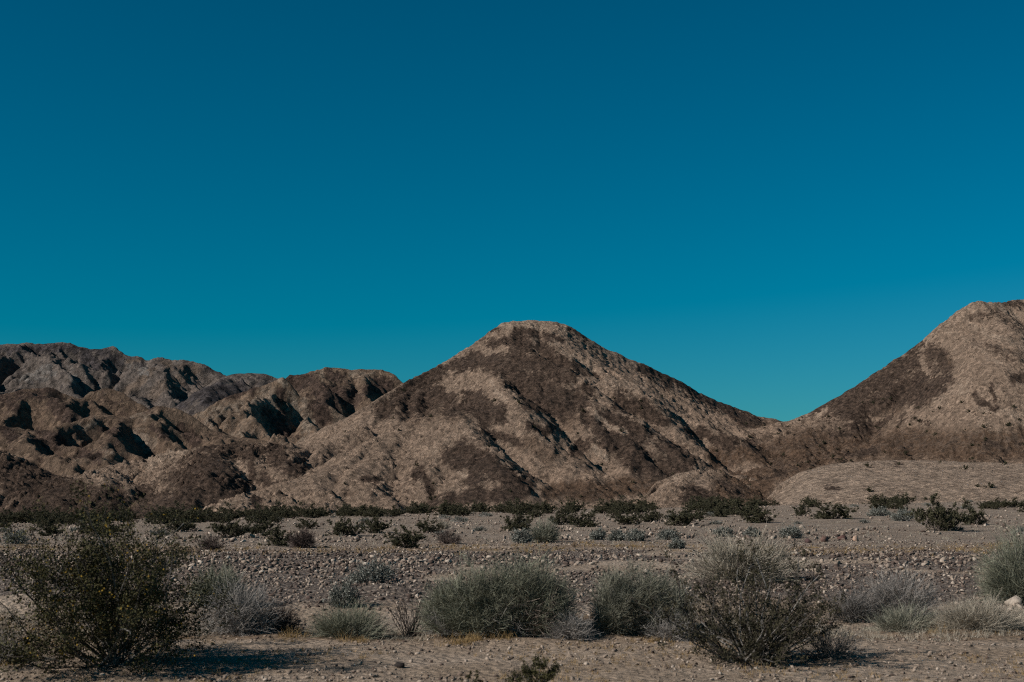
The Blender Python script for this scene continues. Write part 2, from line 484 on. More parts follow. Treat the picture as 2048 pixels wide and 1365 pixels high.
    tag(o, label, kind='structure')
    HILLS[name] = (x0, y0, (x1 - x0) / (nx - 1), (y1 - y0) / (ny - 1), z)
    return o

HILLS = {}
def hill_at(name, px, py):
    """front surface of a hill under a photo pixel"""
    x0, y0, rx, ry, z = HILLS[name]
    Y = np.linspace(y0 + ry, y0 + ry * (z.shape[0] - 2), 1500)
    x = (px - 1024.0) / FPX * Y
    ix = np.clip(((x - x0) / rx).astype(int), 0, z.shape[1] - 1); iy = np.clip(((Y - y0) / ry).astype(int), 0, z.shape[0] - 1)
    zz = z[iy, ix]
    ok = (x > x0) & (x < x0 + rx * (z.shape[1] - 1))
    hit = np.nonzero(ok & (zz >= CAMZ + (HOR - py) / FPX * Y) & (zz > groundz(x, np.minimum(Y, 320)) + 0.05))[0]
    return (float(x[hit[0]]), float(Y[hit[0]]), float(zz[hit[0]])) if len(hit) else None

near_rock = rock_material('near_hill_rock', 0.75)
mid_rock = rock_material('mid_range_rock', 2.2, tan=(0.205, 0.139, 0.095), dark=(0.062, 0.040, 0.030), rust=(0.115, 0.073, 0.049), pale=(0.275, 0.208, 0.154), bump=0.9)
far_rock = rock_material('far_range_rock', 4.0, tan=(0.165, 0.130, 0.108), dark=(0.060, 0.049, 0.047), rust=(0.18, 0.13, 0.097), pale=(0.225, 0.195, 0.17), bump=0.9)

def c2(pts, o=(660, 620)):      # crop coordinates of the traced detail views -> photo pixels
    return [(o[0] + a / 2.923, o[1] + b / 2.923) for a, b in pts]
def c3(pts): return c2(pts, (1348, 580))
def c1(pts): return c2(pts, (0, 650))

main_dark_and_shade = [(c2(p), w / 2.923) for p, w in [
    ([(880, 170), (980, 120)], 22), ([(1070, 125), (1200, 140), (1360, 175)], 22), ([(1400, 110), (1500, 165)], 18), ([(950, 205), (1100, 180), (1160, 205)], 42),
    ([(1030, 240), (1150, 300), (1250, 340), (1380, 400)], 50), ([(1240, 210), (1330, 300), (1430, 360)], 42),  # cliff shadow painted into the rock colour as dark bands
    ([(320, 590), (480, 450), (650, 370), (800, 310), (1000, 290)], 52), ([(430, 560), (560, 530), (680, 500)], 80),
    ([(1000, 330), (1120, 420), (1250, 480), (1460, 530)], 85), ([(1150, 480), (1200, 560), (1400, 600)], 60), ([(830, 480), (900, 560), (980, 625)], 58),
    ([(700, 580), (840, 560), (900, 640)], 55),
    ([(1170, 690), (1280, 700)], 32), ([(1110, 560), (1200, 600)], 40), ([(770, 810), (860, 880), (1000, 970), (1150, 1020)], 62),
    ([(710, 850), (850, 980)], 55), ([(600, 1130), (900, 1090), (1150, 1060)], 50), ([(900, 710), (1000, 740), (1110, 775)], 28),  # last stroke paints the shaded side of the spur
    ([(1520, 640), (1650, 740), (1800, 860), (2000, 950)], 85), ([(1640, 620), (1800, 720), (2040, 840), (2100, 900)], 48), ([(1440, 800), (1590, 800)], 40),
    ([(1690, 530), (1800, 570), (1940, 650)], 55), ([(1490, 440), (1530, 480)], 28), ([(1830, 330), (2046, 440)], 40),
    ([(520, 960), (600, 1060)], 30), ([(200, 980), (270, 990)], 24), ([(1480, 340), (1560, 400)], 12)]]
main_dark_and_shade += [(c3(p), w / 2.923) for p, w in [([(0, 510), (150, 620), (300, 690), (480, 775)], 45), ([(100, 830), (280, 890), (350, 900)], 38), ([(430, 890), (460, 900)], 28), ([(0, 960), (60, 1020)], 45)]]
main_dark_and_shade += [(c2(p), w / 2.923, -1.3) for p, w in [([(930, 420), (1020, 545)], 20), ([(1040, 490), (1090, 570)], 18), ([(1100, 590), (1250, 650)], 24),
    ([(710, 420), (850, 410)], 48), ([(1520, 600), (1720, 720)], 14), ([(1560, 830), (1640, 900)], 22), ([(770, 950), (790, 960)], 22), ([(860, 175), (1040, 110)], 12), ([(920, 240), (1010, 250)], 18)]]
main_pale = [(c2(p), w / 2.923, k) for p, w, k in [([(1000, 85), (1400, 105)], 20, .8), ([(1240, 170), (1400, 290), (1600, 420), (1800, 460)], 60, .5), ([(1560, 830), (1620, 870)], 20, 1),
    ([(930, 420), (1020, 545)], 14, .7), ([(1640, 540), (1660, 590)], 12, .8), ([(1540, 600), (1720, 720)], 10, .8), ([(760, 940), (800, 970)], 16, .8), ([(660, 580), (690, 580)], 10, .9), ([(820, 270), (900, 275)], 9, .8),
    ([(600, 830), (800, 730), (960, 670)], 40, .45), ([(0, 1180), (150, 1180)], 22, .6), ([(380, 1150), (440, 1150)], 16, .7)]]
main_rust = [(c2(p), w / 2.923, k) for p, w, k in [([(1300, 1060), (1600, 1060), (1900, 1000)], 60, .95), ([(1250, 480), (1350, 600), (1420, 680)], 90, .6), ([(1150, 780), (1300, 850)], 60, .6), ([(450, 640), (800, 600)], 60, .5), ([(1450, 850), (1500, 900)], 50, .5), ([(80, 1080), (140, 1080)], 30, .6)]]
main_rust += [(c3(p), w / 2.923, k) for p, w, k in [([(250, 980), (600, 960)], 70, .9), ([(480, 830), (620, 800)], 50, .7)]]
hill('main_hill', 'broad flat-topped tan and dark brown hill in the centre',
     [(400, 1045, 402), (440, 1010, 400), (500, 960, 398), (560, 915, 396), (600, 886, 394), (630, 866, 392), (660, 851, 391), (690, 838, 392), (730, 815, 398), (805, 768, 410), (850, 748, 418), (900, 719, 424), (940, 695, 427), (960, 680, 428), (982, 663, 430), (1000, 651, 431), (1018, 646, 431),
      (1040, 643, 432), (1075, 642, 433), (1105, 645, 433), (1128, 649, 434), (1148, 658, 434), (1165, 671, 434), (1180, 683, 435), (1198, 692, 436), (1250, 715, 440), (1310, 740, 446), (1370, 768, 452), (1400, 788, 456), (1450, 810, 462), (1510, 832, 468), (1565, 844, 474), (1600, 850, 478), (1700, 880, 480)],
     [(400, 292), (700, 286), (1000, 284), (1300, 296), (1500, 318), (1700, 330)], near_rock, 0.40, 1.05,
     main_dark_and_shade, main_pale, main_rust,
     [([(985, 762), (1020, 835), (1060, 872), (1100, 905)], 3.0, 9, 5), ([(975, 838), (910, 852), (820, 895), (700, 955), (600, 1005)], 6.0, 20, 26),
      ([(920, 888), (950, 935), (1000, 985)], 6.0, 18, 14), ([(1195, 818), (1260, 868), (1330, 925), (1390, 965)], 5.5, 22, 17), ([(1235, 790), (1290, 815), (1330, 845)], 3.5, 12, 6),
      ([(1150, 690), (1250, 770), (1400, 870), (1480, 910)], 5.0, 18, 15), ([(1035, 702), (1085, 735), (1140, 770)], 4.5, 16, 4.5), ([(1110, 705), (1150, 735)], 3, 9, 4),
      ([(1180, 780), (1190, 800)], 3, 8, 4), ([(1055, 852), (1085, 860)], 3.2, 7, 5), ([(850, 790), (880, 830), (900, 870)], -2.5, 9, 9), ([(930, 800), (990, 870), (1080, 960)], -2.5, 8, 10),
      ([(1350, 835), (1430, 900), (1500, 945)], -3.0, 10, 10), ([(985, 862), (1040, 885), (1070, 905)], 3.0, 9, 4.5), ([(730, 830), (680, 880), (620, 930)], 2.5, 9, 8), ([(690, 900), (640, 950)], -2.0, 8, 8), ([(840, 960), (870, 1000)], 1.5, 8, 6), ([(880, 830), (800, 850), (740, 880)], -2, 9, 9)],
     base=(0.05, 0.0, 0.12), prof=1.12, rough=0.6, rocks=0.75, jag=0.8, seed=1, back=24, ek=0.0034, talus=0.7, sharp=0.55, eit=200)

right_dark = [(c3(p), w / 2.923) for p, w in [([(850, 690), (1050, 610), (1250, 510), (1400, 400)], 75), ([(1000, 720), (1250, 640), (1450, 520)], 70), ([(1500, 370), (1590, 440), (1600, 520), (1500, 590), (1380, 600)], 44), ([(1380, 335), (1460, 320)], 20),
    ([(1010, 810), (1200, 785)], 40), ([(920, 840), (1000, 810)], 25), ([(1760, 600), (1800, 650), (1880, 680)], 20), ([(1985, 525), (2060, 490)], 32), ([(1830, 920), (1950, 940)], 28), ([(520, 1110), (650, 1080)], 22),
    ([(1000, 960), (1180, 950)], 26), ([(1850, 560), (1880, 640)], 12), ([(1420, 760), (1480, 780)], 14)]]
right_dark += [(c3([(500, 900), (900, 900), (1400, 880), (2060, 900)]), 22, .34), (c3([(200, 1020), (700, 1010)]), 20, .34), (c3([(900, 760), (1300, 760)]), 16, .5), (c3([(1420, 420), (1560, 500)]), 22, .8), (c3([(1300, 600), (1450, 640)]), 18, .6)]
right_dark += [(c3([(1440, 390), (1490, 470)]), 5, -0.7), (c3([(840, 740), (890, 700)]), 5, -1.0)]
right_pale = [(c3(p), w / 2.923, k) for p, w, k in [([(1520, 640), (1600, 580), (1700, 565)], 40, .5), ([(840, 740), (890, 700)], 12, .9), ([(1800, 690), (1950, 710), (2060, 800)], 30, .6), ([(700, 760), (820, 730)], 26, .6), ([(1700, 120), (1900, 140)], 60, .3), ([(1820, 780), (2000, 880)], 50, .4), ([(1650, 130), (1850, 260), (2050, 330)], 22, .6), ([(1600, 230), (1750, 330), (1900, 450)], 20, .55), ([(1900, 100), (2050, 180)], 18, .6)]]
right_dark += [(c3([(1760, 140), (1900, 150), (2040, 230)]), 9, .62), (c3([(1830, 330), (2000, 400)]), 8, .62), (c3([(1900, 60), (2050, 80)]), 8, .7)]
right_rust = [(c3(p), w / 2.923, k) for p, w, k in [([(400, 1000), (800, 920), (1300, 900), (1700, 920), (2060, 900)], 110, .9), ([(600, 1080), (900, 980)], 60, .9), ([(1050, 680), (1300, 700)], 60, .7), ([(1500, 930), (1700, 900)], 60, 1.0), ([(150, 1120), (500, 1150)], 100, .95), ([(1500, 380), (1600, 420)], 40, .8)]]
hill('right_hill', 'tall tan hill with a dark brown flank rising at the right edge',
     [(1300, 1000, 340), (1380, 930, 400), (1440, 885, 420), (1500, 860, 430), (1570, 845, 436), (1620, 828, 440), (1650, 810, 440), (1700, 780, 438), (1750, 748, 436), (1800, 715, 434), (1840, 685, 432), (1880, 650, 430), (1920, 621, 429), (1950, 604, 428),
      (1980, 606, 430), (2005, 607, 434), (2030, 602, 438), (2060, 600, 440), (2150, 596, 448), (2260, 640, 455)],
     [(1200, 300), (1500, 300), (1800, 296), (2100, 290), (2500, 290)], near_rock, 0.42, 1.15,
     right_dark, right_pale, right_rust,
     [([(1865, 782), (1905, 772), (1950, 800), (1990, 850)], 12.0, 20, 15), ([(1868, 700), (1905, 725), (1915, 765)], 9.0, 18, 10), ([(1960, 640), (1900, 700), (1850, 770)], -2.0, 12, 12), ([(1950, 800), (2000, 800), (2048, 840)], 6.0, 13, 9), ([(1720, 830), (1660, 870), (1600, 900)], 2.0, 12, 10), ([(2010, 640), (2000, 720), (1990, 770)], 5, 14, 10), ([(1960, 660), (1970, 700), (1965, 750)], -4, 7, 12), ([(1790, 740), (1760, 800), (1700, 860)], 6, 18, 14), ([(1690, 800), (1650, 850), (1600, 890)], 4.5, 15, 12), ([(1870, 680), (1830, 760), (1790, 830)], -4, 12, 10), ([(2040, 700), (2030, 780)], 6, 16, 12)],
     base=(0.08, 0.0, 0.12), prof=1.2, rough=0.8, rocks=0.75, jag=1.0, seed=2, back=24, ek=0.0040, talus=0.72, sharp=0.8, eit=200)

hill('pale_mound', 'long pale tan gravel mound in front of the right hill',
     [(1440, 1060, 252), (1500, 1022, 256), (1535, 998, 260), (1560, 968, 263), (1600, 945, 266), (1650, 931, 268), (1700, 925, 270), (1780, 921, 270), (1850, 921, 270), (1920, 924, 268), (2048, 928, 266), (2150, 932, 264), (2260, 950, 260)],
     [(1400, 240), (1550, 232), (1800, 222), (2100, 218), (2500, 218)], near_rock, 0.3, 1.0,
     [(c3([(900, 1140), (960, 1150)]), 8, .55), (c3([(1300, 1020), (1330, 1025)]), 5, .6)], [(c3([(800, 1040), (1400, 1020), (2000, 1040)]), 30, .38)], (),
     base=(0.0, 0.8, 0.0), prof=0.8, rough=0.1, rocks=0.25, jag=0.15, seed=3, back=26, ek=0.0012, eit=90)
hill('small_mound', 'small rounded pale mound with a dark rocky right side at the foot of the central hill',
     [(1240, 1045, 262), (1285, 1000, 266), (1310, 967, 270), (1350, 949, 272), (1390, 942, 274), (1430, 945, 274), (1460, 957, 274), (1500, 985, 274), (1560, 1020, 270), (1600, 1040, 268)],
     [(1200, 246), (1400, 240), (1650, 246)], near_rock, 0.3, 1.0,
     [(c3([(100, 1190), (220, 1240)]), 20), (c3([(300, 1120), (380, 1200)]), 14, .8)], [(c3([(0, 1090), (150, 1075)]), 22, .45)], [(c3([(330, 1150), (480, 1180)]), 34, 1.0)],
     base=(0.0, 0.0, 0.1), prof=0.85, rough=0.35, rocks=1.1, jag=0.15, seed=4, back=24, ek=0.0012, eit=90)

# dark foothill on the left
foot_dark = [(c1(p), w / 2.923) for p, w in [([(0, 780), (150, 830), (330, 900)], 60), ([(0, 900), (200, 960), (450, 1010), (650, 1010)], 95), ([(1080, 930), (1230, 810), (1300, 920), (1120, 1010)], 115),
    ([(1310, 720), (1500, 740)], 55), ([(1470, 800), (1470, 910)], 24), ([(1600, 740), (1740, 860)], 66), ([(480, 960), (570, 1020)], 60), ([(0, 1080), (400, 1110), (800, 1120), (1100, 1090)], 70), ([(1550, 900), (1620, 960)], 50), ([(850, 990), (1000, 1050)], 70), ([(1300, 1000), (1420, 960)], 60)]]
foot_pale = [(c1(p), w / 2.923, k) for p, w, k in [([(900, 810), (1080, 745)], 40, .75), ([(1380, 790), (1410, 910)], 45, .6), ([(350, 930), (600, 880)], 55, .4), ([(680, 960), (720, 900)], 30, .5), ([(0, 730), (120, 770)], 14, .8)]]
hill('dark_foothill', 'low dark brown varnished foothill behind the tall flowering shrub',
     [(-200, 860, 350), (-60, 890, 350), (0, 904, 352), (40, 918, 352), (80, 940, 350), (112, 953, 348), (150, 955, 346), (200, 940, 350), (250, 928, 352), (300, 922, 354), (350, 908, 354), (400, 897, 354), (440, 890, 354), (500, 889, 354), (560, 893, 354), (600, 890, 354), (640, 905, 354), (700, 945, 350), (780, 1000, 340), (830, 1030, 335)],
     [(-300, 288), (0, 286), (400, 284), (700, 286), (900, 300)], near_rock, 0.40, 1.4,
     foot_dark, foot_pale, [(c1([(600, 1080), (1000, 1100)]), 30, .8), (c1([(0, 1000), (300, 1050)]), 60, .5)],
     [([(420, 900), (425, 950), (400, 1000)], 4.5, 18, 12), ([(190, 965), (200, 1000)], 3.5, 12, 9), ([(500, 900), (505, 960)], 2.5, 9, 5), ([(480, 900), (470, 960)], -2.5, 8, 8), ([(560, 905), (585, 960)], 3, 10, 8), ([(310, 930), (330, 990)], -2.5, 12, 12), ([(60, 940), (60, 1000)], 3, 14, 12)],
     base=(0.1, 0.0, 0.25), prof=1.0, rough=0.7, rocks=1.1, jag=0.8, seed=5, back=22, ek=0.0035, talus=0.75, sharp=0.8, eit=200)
hill('low_spur', 'narrow pale spur with a dark rocky tip at the foot of the central hill',
     [(340, 1055, 262), (380, 1036, 264), (420, 1018, 266), (460, 1002, 268), (495, 990, 270), (515, 992, 271), (540, 1004, 272), (600, 1012, 273), (680, 1014, 274), (760, 1024, 274), (860, 1040, 272)],
     [(300, 250), (500, 246), (900, 250)], near_rock, 0.3, 1.0,
     [(c1([(1490, 1010), (1520, 1080)]), 10)], [(c1([(1090, 1140), (1250, 1080), (1430, 1030)]), 12, .5), ([(620, 1032), (700, 1028)], 10, .7), ([(790, 1025), (830, 1015)], 8, .7)], (),
     base=(0, 0, 0.1), prof=0.9, rough=0.35, jag=0.15, seed=6, back=24, ek=0.0012, eit=90)

# middle distance on the left
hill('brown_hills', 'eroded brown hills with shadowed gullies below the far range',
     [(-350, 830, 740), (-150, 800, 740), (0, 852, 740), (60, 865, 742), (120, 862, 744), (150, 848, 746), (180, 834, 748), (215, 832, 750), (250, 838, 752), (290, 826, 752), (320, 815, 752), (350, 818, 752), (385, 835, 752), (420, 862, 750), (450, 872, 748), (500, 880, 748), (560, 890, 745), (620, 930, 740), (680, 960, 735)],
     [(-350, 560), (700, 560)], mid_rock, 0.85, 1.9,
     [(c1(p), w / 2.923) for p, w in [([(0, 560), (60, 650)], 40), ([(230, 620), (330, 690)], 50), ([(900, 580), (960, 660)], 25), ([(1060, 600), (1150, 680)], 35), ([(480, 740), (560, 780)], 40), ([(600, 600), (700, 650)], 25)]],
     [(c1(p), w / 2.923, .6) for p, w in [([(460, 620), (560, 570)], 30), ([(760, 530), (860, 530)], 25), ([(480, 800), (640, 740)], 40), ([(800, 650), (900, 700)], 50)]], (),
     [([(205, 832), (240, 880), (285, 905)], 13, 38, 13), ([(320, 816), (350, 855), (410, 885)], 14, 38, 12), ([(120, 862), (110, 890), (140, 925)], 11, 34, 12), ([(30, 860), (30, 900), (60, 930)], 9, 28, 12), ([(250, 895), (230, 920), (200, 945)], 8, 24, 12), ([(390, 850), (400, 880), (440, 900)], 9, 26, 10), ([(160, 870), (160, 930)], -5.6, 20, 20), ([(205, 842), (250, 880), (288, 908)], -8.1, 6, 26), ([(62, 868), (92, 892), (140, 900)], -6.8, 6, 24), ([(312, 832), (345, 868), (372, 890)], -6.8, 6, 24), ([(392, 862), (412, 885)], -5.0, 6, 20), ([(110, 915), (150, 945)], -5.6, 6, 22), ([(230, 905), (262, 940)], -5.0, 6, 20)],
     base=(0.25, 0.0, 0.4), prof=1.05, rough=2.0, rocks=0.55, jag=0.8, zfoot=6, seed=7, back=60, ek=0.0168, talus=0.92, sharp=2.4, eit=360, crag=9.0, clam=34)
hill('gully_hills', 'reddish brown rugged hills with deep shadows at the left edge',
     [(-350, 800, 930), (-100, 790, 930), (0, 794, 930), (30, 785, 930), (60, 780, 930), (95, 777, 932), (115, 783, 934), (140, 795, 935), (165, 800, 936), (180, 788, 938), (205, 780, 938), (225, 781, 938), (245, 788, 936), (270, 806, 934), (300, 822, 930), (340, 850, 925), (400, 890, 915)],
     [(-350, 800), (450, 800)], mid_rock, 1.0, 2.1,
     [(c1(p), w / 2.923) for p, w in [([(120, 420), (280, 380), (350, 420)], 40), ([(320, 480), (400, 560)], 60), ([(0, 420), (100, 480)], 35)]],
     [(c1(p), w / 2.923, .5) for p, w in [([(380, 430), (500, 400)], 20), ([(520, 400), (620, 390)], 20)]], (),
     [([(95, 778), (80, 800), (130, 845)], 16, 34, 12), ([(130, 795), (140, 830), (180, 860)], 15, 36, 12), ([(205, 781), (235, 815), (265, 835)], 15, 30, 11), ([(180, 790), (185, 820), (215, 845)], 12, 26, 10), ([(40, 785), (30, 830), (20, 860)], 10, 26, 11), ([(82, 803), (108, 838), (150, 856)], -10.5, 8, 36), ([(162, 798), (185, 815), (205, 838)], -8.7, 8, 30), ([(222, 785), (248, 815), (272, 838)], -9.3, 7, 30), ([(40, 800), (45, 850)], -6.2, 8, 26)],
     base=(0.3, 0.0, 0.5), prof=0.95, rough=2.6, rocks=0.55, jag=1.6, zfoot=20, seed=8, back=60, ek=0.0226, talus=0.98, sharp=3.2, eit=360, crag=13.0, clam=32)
hill('pale_crag', 'pale rugged peak with a dark rock band left of the central hill',
     [(330, 880, 900), (380, 838, 905), (410, 822, 905), (440, 802, 905), (480, 788, 907), (520, 778, 908), (548, 764, 910), (565, 757, 910), (580, 772, 910), (600, 795, 909), (625, 800, 908), (660, 815, 906), (690, 838, 905), (740, 860, 900), (830, 900, 890)],
     [(330, 740), (560, 720), (850, 740)], mid_rock, 0.95, 1.9,
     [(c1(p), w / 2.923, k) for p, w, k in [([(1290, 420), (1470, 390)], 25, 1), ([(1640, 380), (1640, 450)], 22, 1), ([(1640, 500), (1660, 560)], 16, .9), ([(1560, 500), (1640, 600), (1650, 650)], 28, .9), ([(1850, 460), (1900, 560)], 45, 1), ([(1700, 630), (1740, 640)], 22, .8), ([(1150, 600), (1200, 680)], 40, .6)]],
     [(c1(p), w / 2.923, k) for p, w, k in [([(1560, 430), (1700, 450), (1800, 540)], 90, .6), ([(1640, 320), (1740, 460)], 18, .8), ([(1150, 520), (1400, 480)], 50, .5), ([(1300, 660), (1560, 650)], 60, .4)]], (),
     [([(565, 758), (560, 800), (590, 850)], 6, 30, 16), ([(590, 790), (615, 830), (640, 860)], 6, 24, 12), ([(520, 780), (510, 830), (560, 880)], 14, 34, 12), ([(440, 805), (440, 850), (480, 890)], 12, 34, 13), ([(480, 800), (470, 860)], -5.0, 16, 16), ([(575, 810), (570, 870)], -5.6, 14, 14), ([(625, 805), (650, 840)], 8, 16, 9), ([(512, 832), (545, 862), (575, 885)], -8.7, 6, 26), ([(448, 862), (480, 892)], -6.2, 6, 22), ([(560, 790), (572, 825)], -5.6, 6, 20), ([(632, 815), (655, 845)], -6.2, 6, 20), ([(410, 835), (440, 870)], -5.6, 6, 22)],
     base=(0.08, 0.3, 0.1), prof=0.95, rough=2.6, rocks=0.55, jag=1.8, zfoot=16, seed=9, back=50, ek=0.0206, talus=1.0, sharp=3.2, eit=360, crag=11.0, clam=32)
hill('brown_ridge', 'rounded dark brown ridge just left of the central summit slope',
     [(520, 800, 1080), (556, 772, 1085), (580, 752, 1090), (600, 752, 1090), (620, 746, 1090), (650, 737, 1092), (680, 739, 1092), (700, 741, 1092), (735, 741, 1092), (765, 741, 1092), (790, 753, 1090), (805, 767, 1088), (840, 790, 1085), (900, 830, 1080)],
     [(500, 900), (920, 900)], mid_rock, 1.0, 2.1,
     [(c1(p), w / 2.923) for p, w in [([(1680, 320), (1800, 330), (1900, 430), (1930, 520)], 70), ([(1930, 290), (1980, 310)], 25), ([(2000, 400), (2080, 440)], 50)]] + [(c2([(0, 380), (60, 400)]), 12), (c2([(220, 470), (330, 440)]), 16), (c2([(0, 480), (60, 520)]), 14)],
     [(c1([(1800, 290), (1880, 290)]), 10, .6), (c2([(120, 380), (260, 390)]), 9, .5)], (),
     [([(600, 755), (630, 790), (660, 830)], 14, 26, 14), ([(660, 740), (675, 770), (690, 800)], 13, 28, 11), ([(735, 745), (720, 780), (730, 810)], 13, 30, 13), ([(770, 745), (765, 790)], 8, 20, 12), ([(700, 750), (700, 800)], -5.0, 16, 16)],
     base=(0.2, 0.0, 0.35), prof=0.9, rough=2.0, rocks=0.55, jag=1.2, zfoot=40, seed=10, back=60, ek=0.0189, talus=0.95, sharp=2.6, eit=360, crag=10.0, clam=34)
hill('dark_dome', 'smooth dark grey brown dome between the far range and the pale peak',
     [(340, 830, 1240), (380, 795, 1245), (420, 768, 1250), (445, 755, 1250), (475, 749, 1250), (505, 747, 1250), (535, 751, 1250), (560, 760, 1250), (600, 790, 1245), (650, 830, 1240)],
     [(330, 1060), (660, 1060)], far_rock, 1.5, 3.2,
     [(c1([(1150, 420), (1300, 400), (1400, 390)]), 22), (c1([(950, 430), (1100, 450)]), 20, .8)], [(c1([(1340, 340), (1500, 340)]), 14, .35)], (),
     [([(470, 752), (440, 790), (430, 830)], 14, 34, 24), ([(400, 800), (400, 840)], 10, 26, 16)],
     base=(0.42, 0.0, 0.0), prof=0.85, rough=2.0, rocks=0.55, jag=1.0, zfoot=45, seed=12, back=70, ek=0.0112, talus=0.85, sharp=2.0, eit=360, crag=6.0, clam=30)
hill('far_range', 'dark grey purple jagged mountain range at the far left',
     [(-450, 740, 1600), (-200, 715, 1600), (-60, 700, 1600), (0, 692, 1600), (40, 690, 1600), (60, 688, 1600), (85, 692, 1600), (105, 690, 1600), (120, 687, 1600), (140, 689, 1600), (160, 698, 1600), (185, 701, 1600), (205, 700, 1600), (228, 696, 1600), (245, 709, 1598), (262, 718, 1598), (276, 716, 1598), (290, 723, 1596), (330, 719, 1595), (350, 723, 1595), (385, 726, 1594), (405, 732, 1592), (430, 745, 1590), (455, 756, 1588), (500, 780, 1585), (560, 820, 1580)],
     [(-450, 1300), (560, 1320)], far_rock, 1.5, 3.0,
     [(c1(p), w / 2.923, k) for p, w, k in [([(0, 150), (200, 140), (450, 140), (640, 150)], 30, .9), ([(480, 180), (560, 260)], 40, .9), ([(600, 170), (690, 200)], 50, .8), ([(1220, 250), (1320, 300)], 30, .8)]],
     [(c1(p), w / 2.923, k) for p, w, k in [([(130, 310), (280, 240)], 22, .8), ([(160, 320), (330, 280)], 18, .6), ([(640, 230), (760, 220), (860, 280)], 28, .6), ([(400, 260), (440, 340)], 26, .6)]],
     [(c1(p), w / 2.923, k) for p, w, k in [([(760, 200), (830, 220)], 20, 1), ([(950, 210), (1000, 240)], 25, .9), ([(880, 280), (780, 370), (720, 410)], 30, .9), ([(1060, 250), (1150, 260), (900, 400)], 45, .7), ([(650, 330), (650, 390)], 20, .8)]],
     [([(70, 690), (105, 740), (150, 790)], 26, 60, 24), ([(135, 690), (175, 740), (205, 785)], 28, 60, 22), ([(228, 698), (205, 740), (215, 790)], 22, 40, 30), ([(30, 695), (35, 760), (20, 800)], 18, 44, 26), ([(0, 700), (10, 770)], -14.0, 30, 30), ([(280, 722), (250, 760), (240, 800)], 16, 34, 24), ([(330, 722), (300, 760), (250, 800)], 16, 36, 26), ([(390, 730), (370, 765), (320, 800)], 16, 36, 26), ([(92, 716), (130, 760), (168, 795)], -25.2, 16, 60), ([(158, 700), (188, 745), (208, 788)], -25.2, 16, 60), ([(0, 745), (18, 790)], -18.2, 14, 50), ([(225, 720), (240, 770), (235, 800)], -14.0, 14, 44), ([(395, 738), (420, 760)], -11.2, 12, 40), ([(300, 760), (340, 790)], -9.8, 14, 40)],
     base=(0.2, 0.05, 0.12), prof=0.9, rough=4.0, rocks=0.55, jag=2.2, zfoot=70, seed=13, back=90, ek=0.0338, talus=1.1, sharp=5.5, eit=360, crag=30.0, clam=40)

# ---------------------------------------------------------------- stones
def rock_proto(seed, npts, flat=0.62):
    r = np.random.default_rng(seed)
    p = r.normal(size=(npts, 3)); p /= np.linalg.norm(p, axis=1)[:, None]
    p *= (0.62 + 0.55 * r.random((npts, 1)))
    p *= np.array([1.0, 0.55 + 0.4 * r.random(), flat * (0.75 + 0.5 * r.random())])
    bm = bmesh.new()
    for q in p: bm.verts.new(q)
    res = bmesh.ops.convex_hull(bm, input=bm.verts[:])
    bmesh.ops.delete(bm, geom=[v for v in bm.verts if not v.link_faces], context='VERTS')
    bmesh.ops.triangulate(bm, faces=bm.faces[:])
    bm.verts.ensure_lookup_table(); bm.verts.index_update()
    V = np.array([v.co[:] for v in bm.verts]); F = np.array([[v.index for v in f.verts] for f in bm.faces])
    bm.free()
    return V, F

small_protos = [rock_proto(s, 10) for s in range(10)]
big_protos = [rock_proto(100 + s, 16) for s in range(10)]
stone_mat, stone_each_mat = stone_material('loose_stone', True), stone_material('single_stone', False)

def scatter_mesh(name, xyz, size, tone, seed, sink=0.25):
    r = np.random.default_rng(seed)
    which = r.integers(0, len(small_protos), len(xyz)); Vs, Fs, Ts = [], [], []; off = 0
    for k, (pv, pf) in enumerate(small_protos):
        idx = np.nonzero(which == k)[0]
        if not len(idx): continue
        a = r.random(len(idx)) * 2 * np.pi; tl = r.normal(0, 0.25, (len(idx), 2))
        ca, sa = np.cos(a), np.sin(a)
        V = pv[None] * size[idx][:, None, None] * np.stack([r.uniform(.75, 1.4, len(idx)), r.uniform(.6, 1.1, len(idx)), r.uniform(.6, 1.15, len(idx))], -1)[:, None]
        x = V[..., 0] * ca[:, None] - V[..., 1] * sa[:, None]; y = V[..., 0] * sa[:, None] + V[..., 1] * ca[:, None]
        z = V[..., 2] + x * tl[:, :1] + y * tl[:, 1:] + size[idx][:, None] * sink
        W = np.stack([x, y, z], -1) + xyz[idx][:, None]
        F = pf[None] + (np.arange(len(idx)) * len(pv))[:, None, None] + off
        off += len(idx) * len(pv)
        Vs.append(W.reshape(-1, 3)); Fs.append(F.reshape(-1, 3)); Ts.append(np.repeat(tone[idx], len(pv)))
    return make_mesh(name, np.concatenate(Vs), np.concatenate(Fs), {'tone': np.concatenate(Ts)})

def stone_field(n, ya, yb, smin, smax, power, seed, keep):
    r = np.random.default_rng(seed)
    y = ya * (yb / ya) ** r.random(n * 3)
    x = (r.random(n * 3) - 0.5) * 2 * y * (1160 / FPX)
    k = r.random(n * 3) < keep(x, y)
    x, y = x[k][:n], y[k][:n]
    s = smin + (smax - smin) * r.random(len(x)) ** power
    return np.stack([x, y, groundz(x, y)], -1), s, r

def keep_field(x, y):
    n1 = fbm(x * 0.09, y * 0.06, 3, 61); n2 = fbm(x * 0.25, y * 0.16, 3, 62)
    return np.clip(sstep(26, 35, y + 4 * n1) * (1 - 0.35 * sstep(54, 60, y)) * (1 - 0.8 * sstep(0.1, 0.35, n1 + 0.3 * n2)), 0.14, 1)

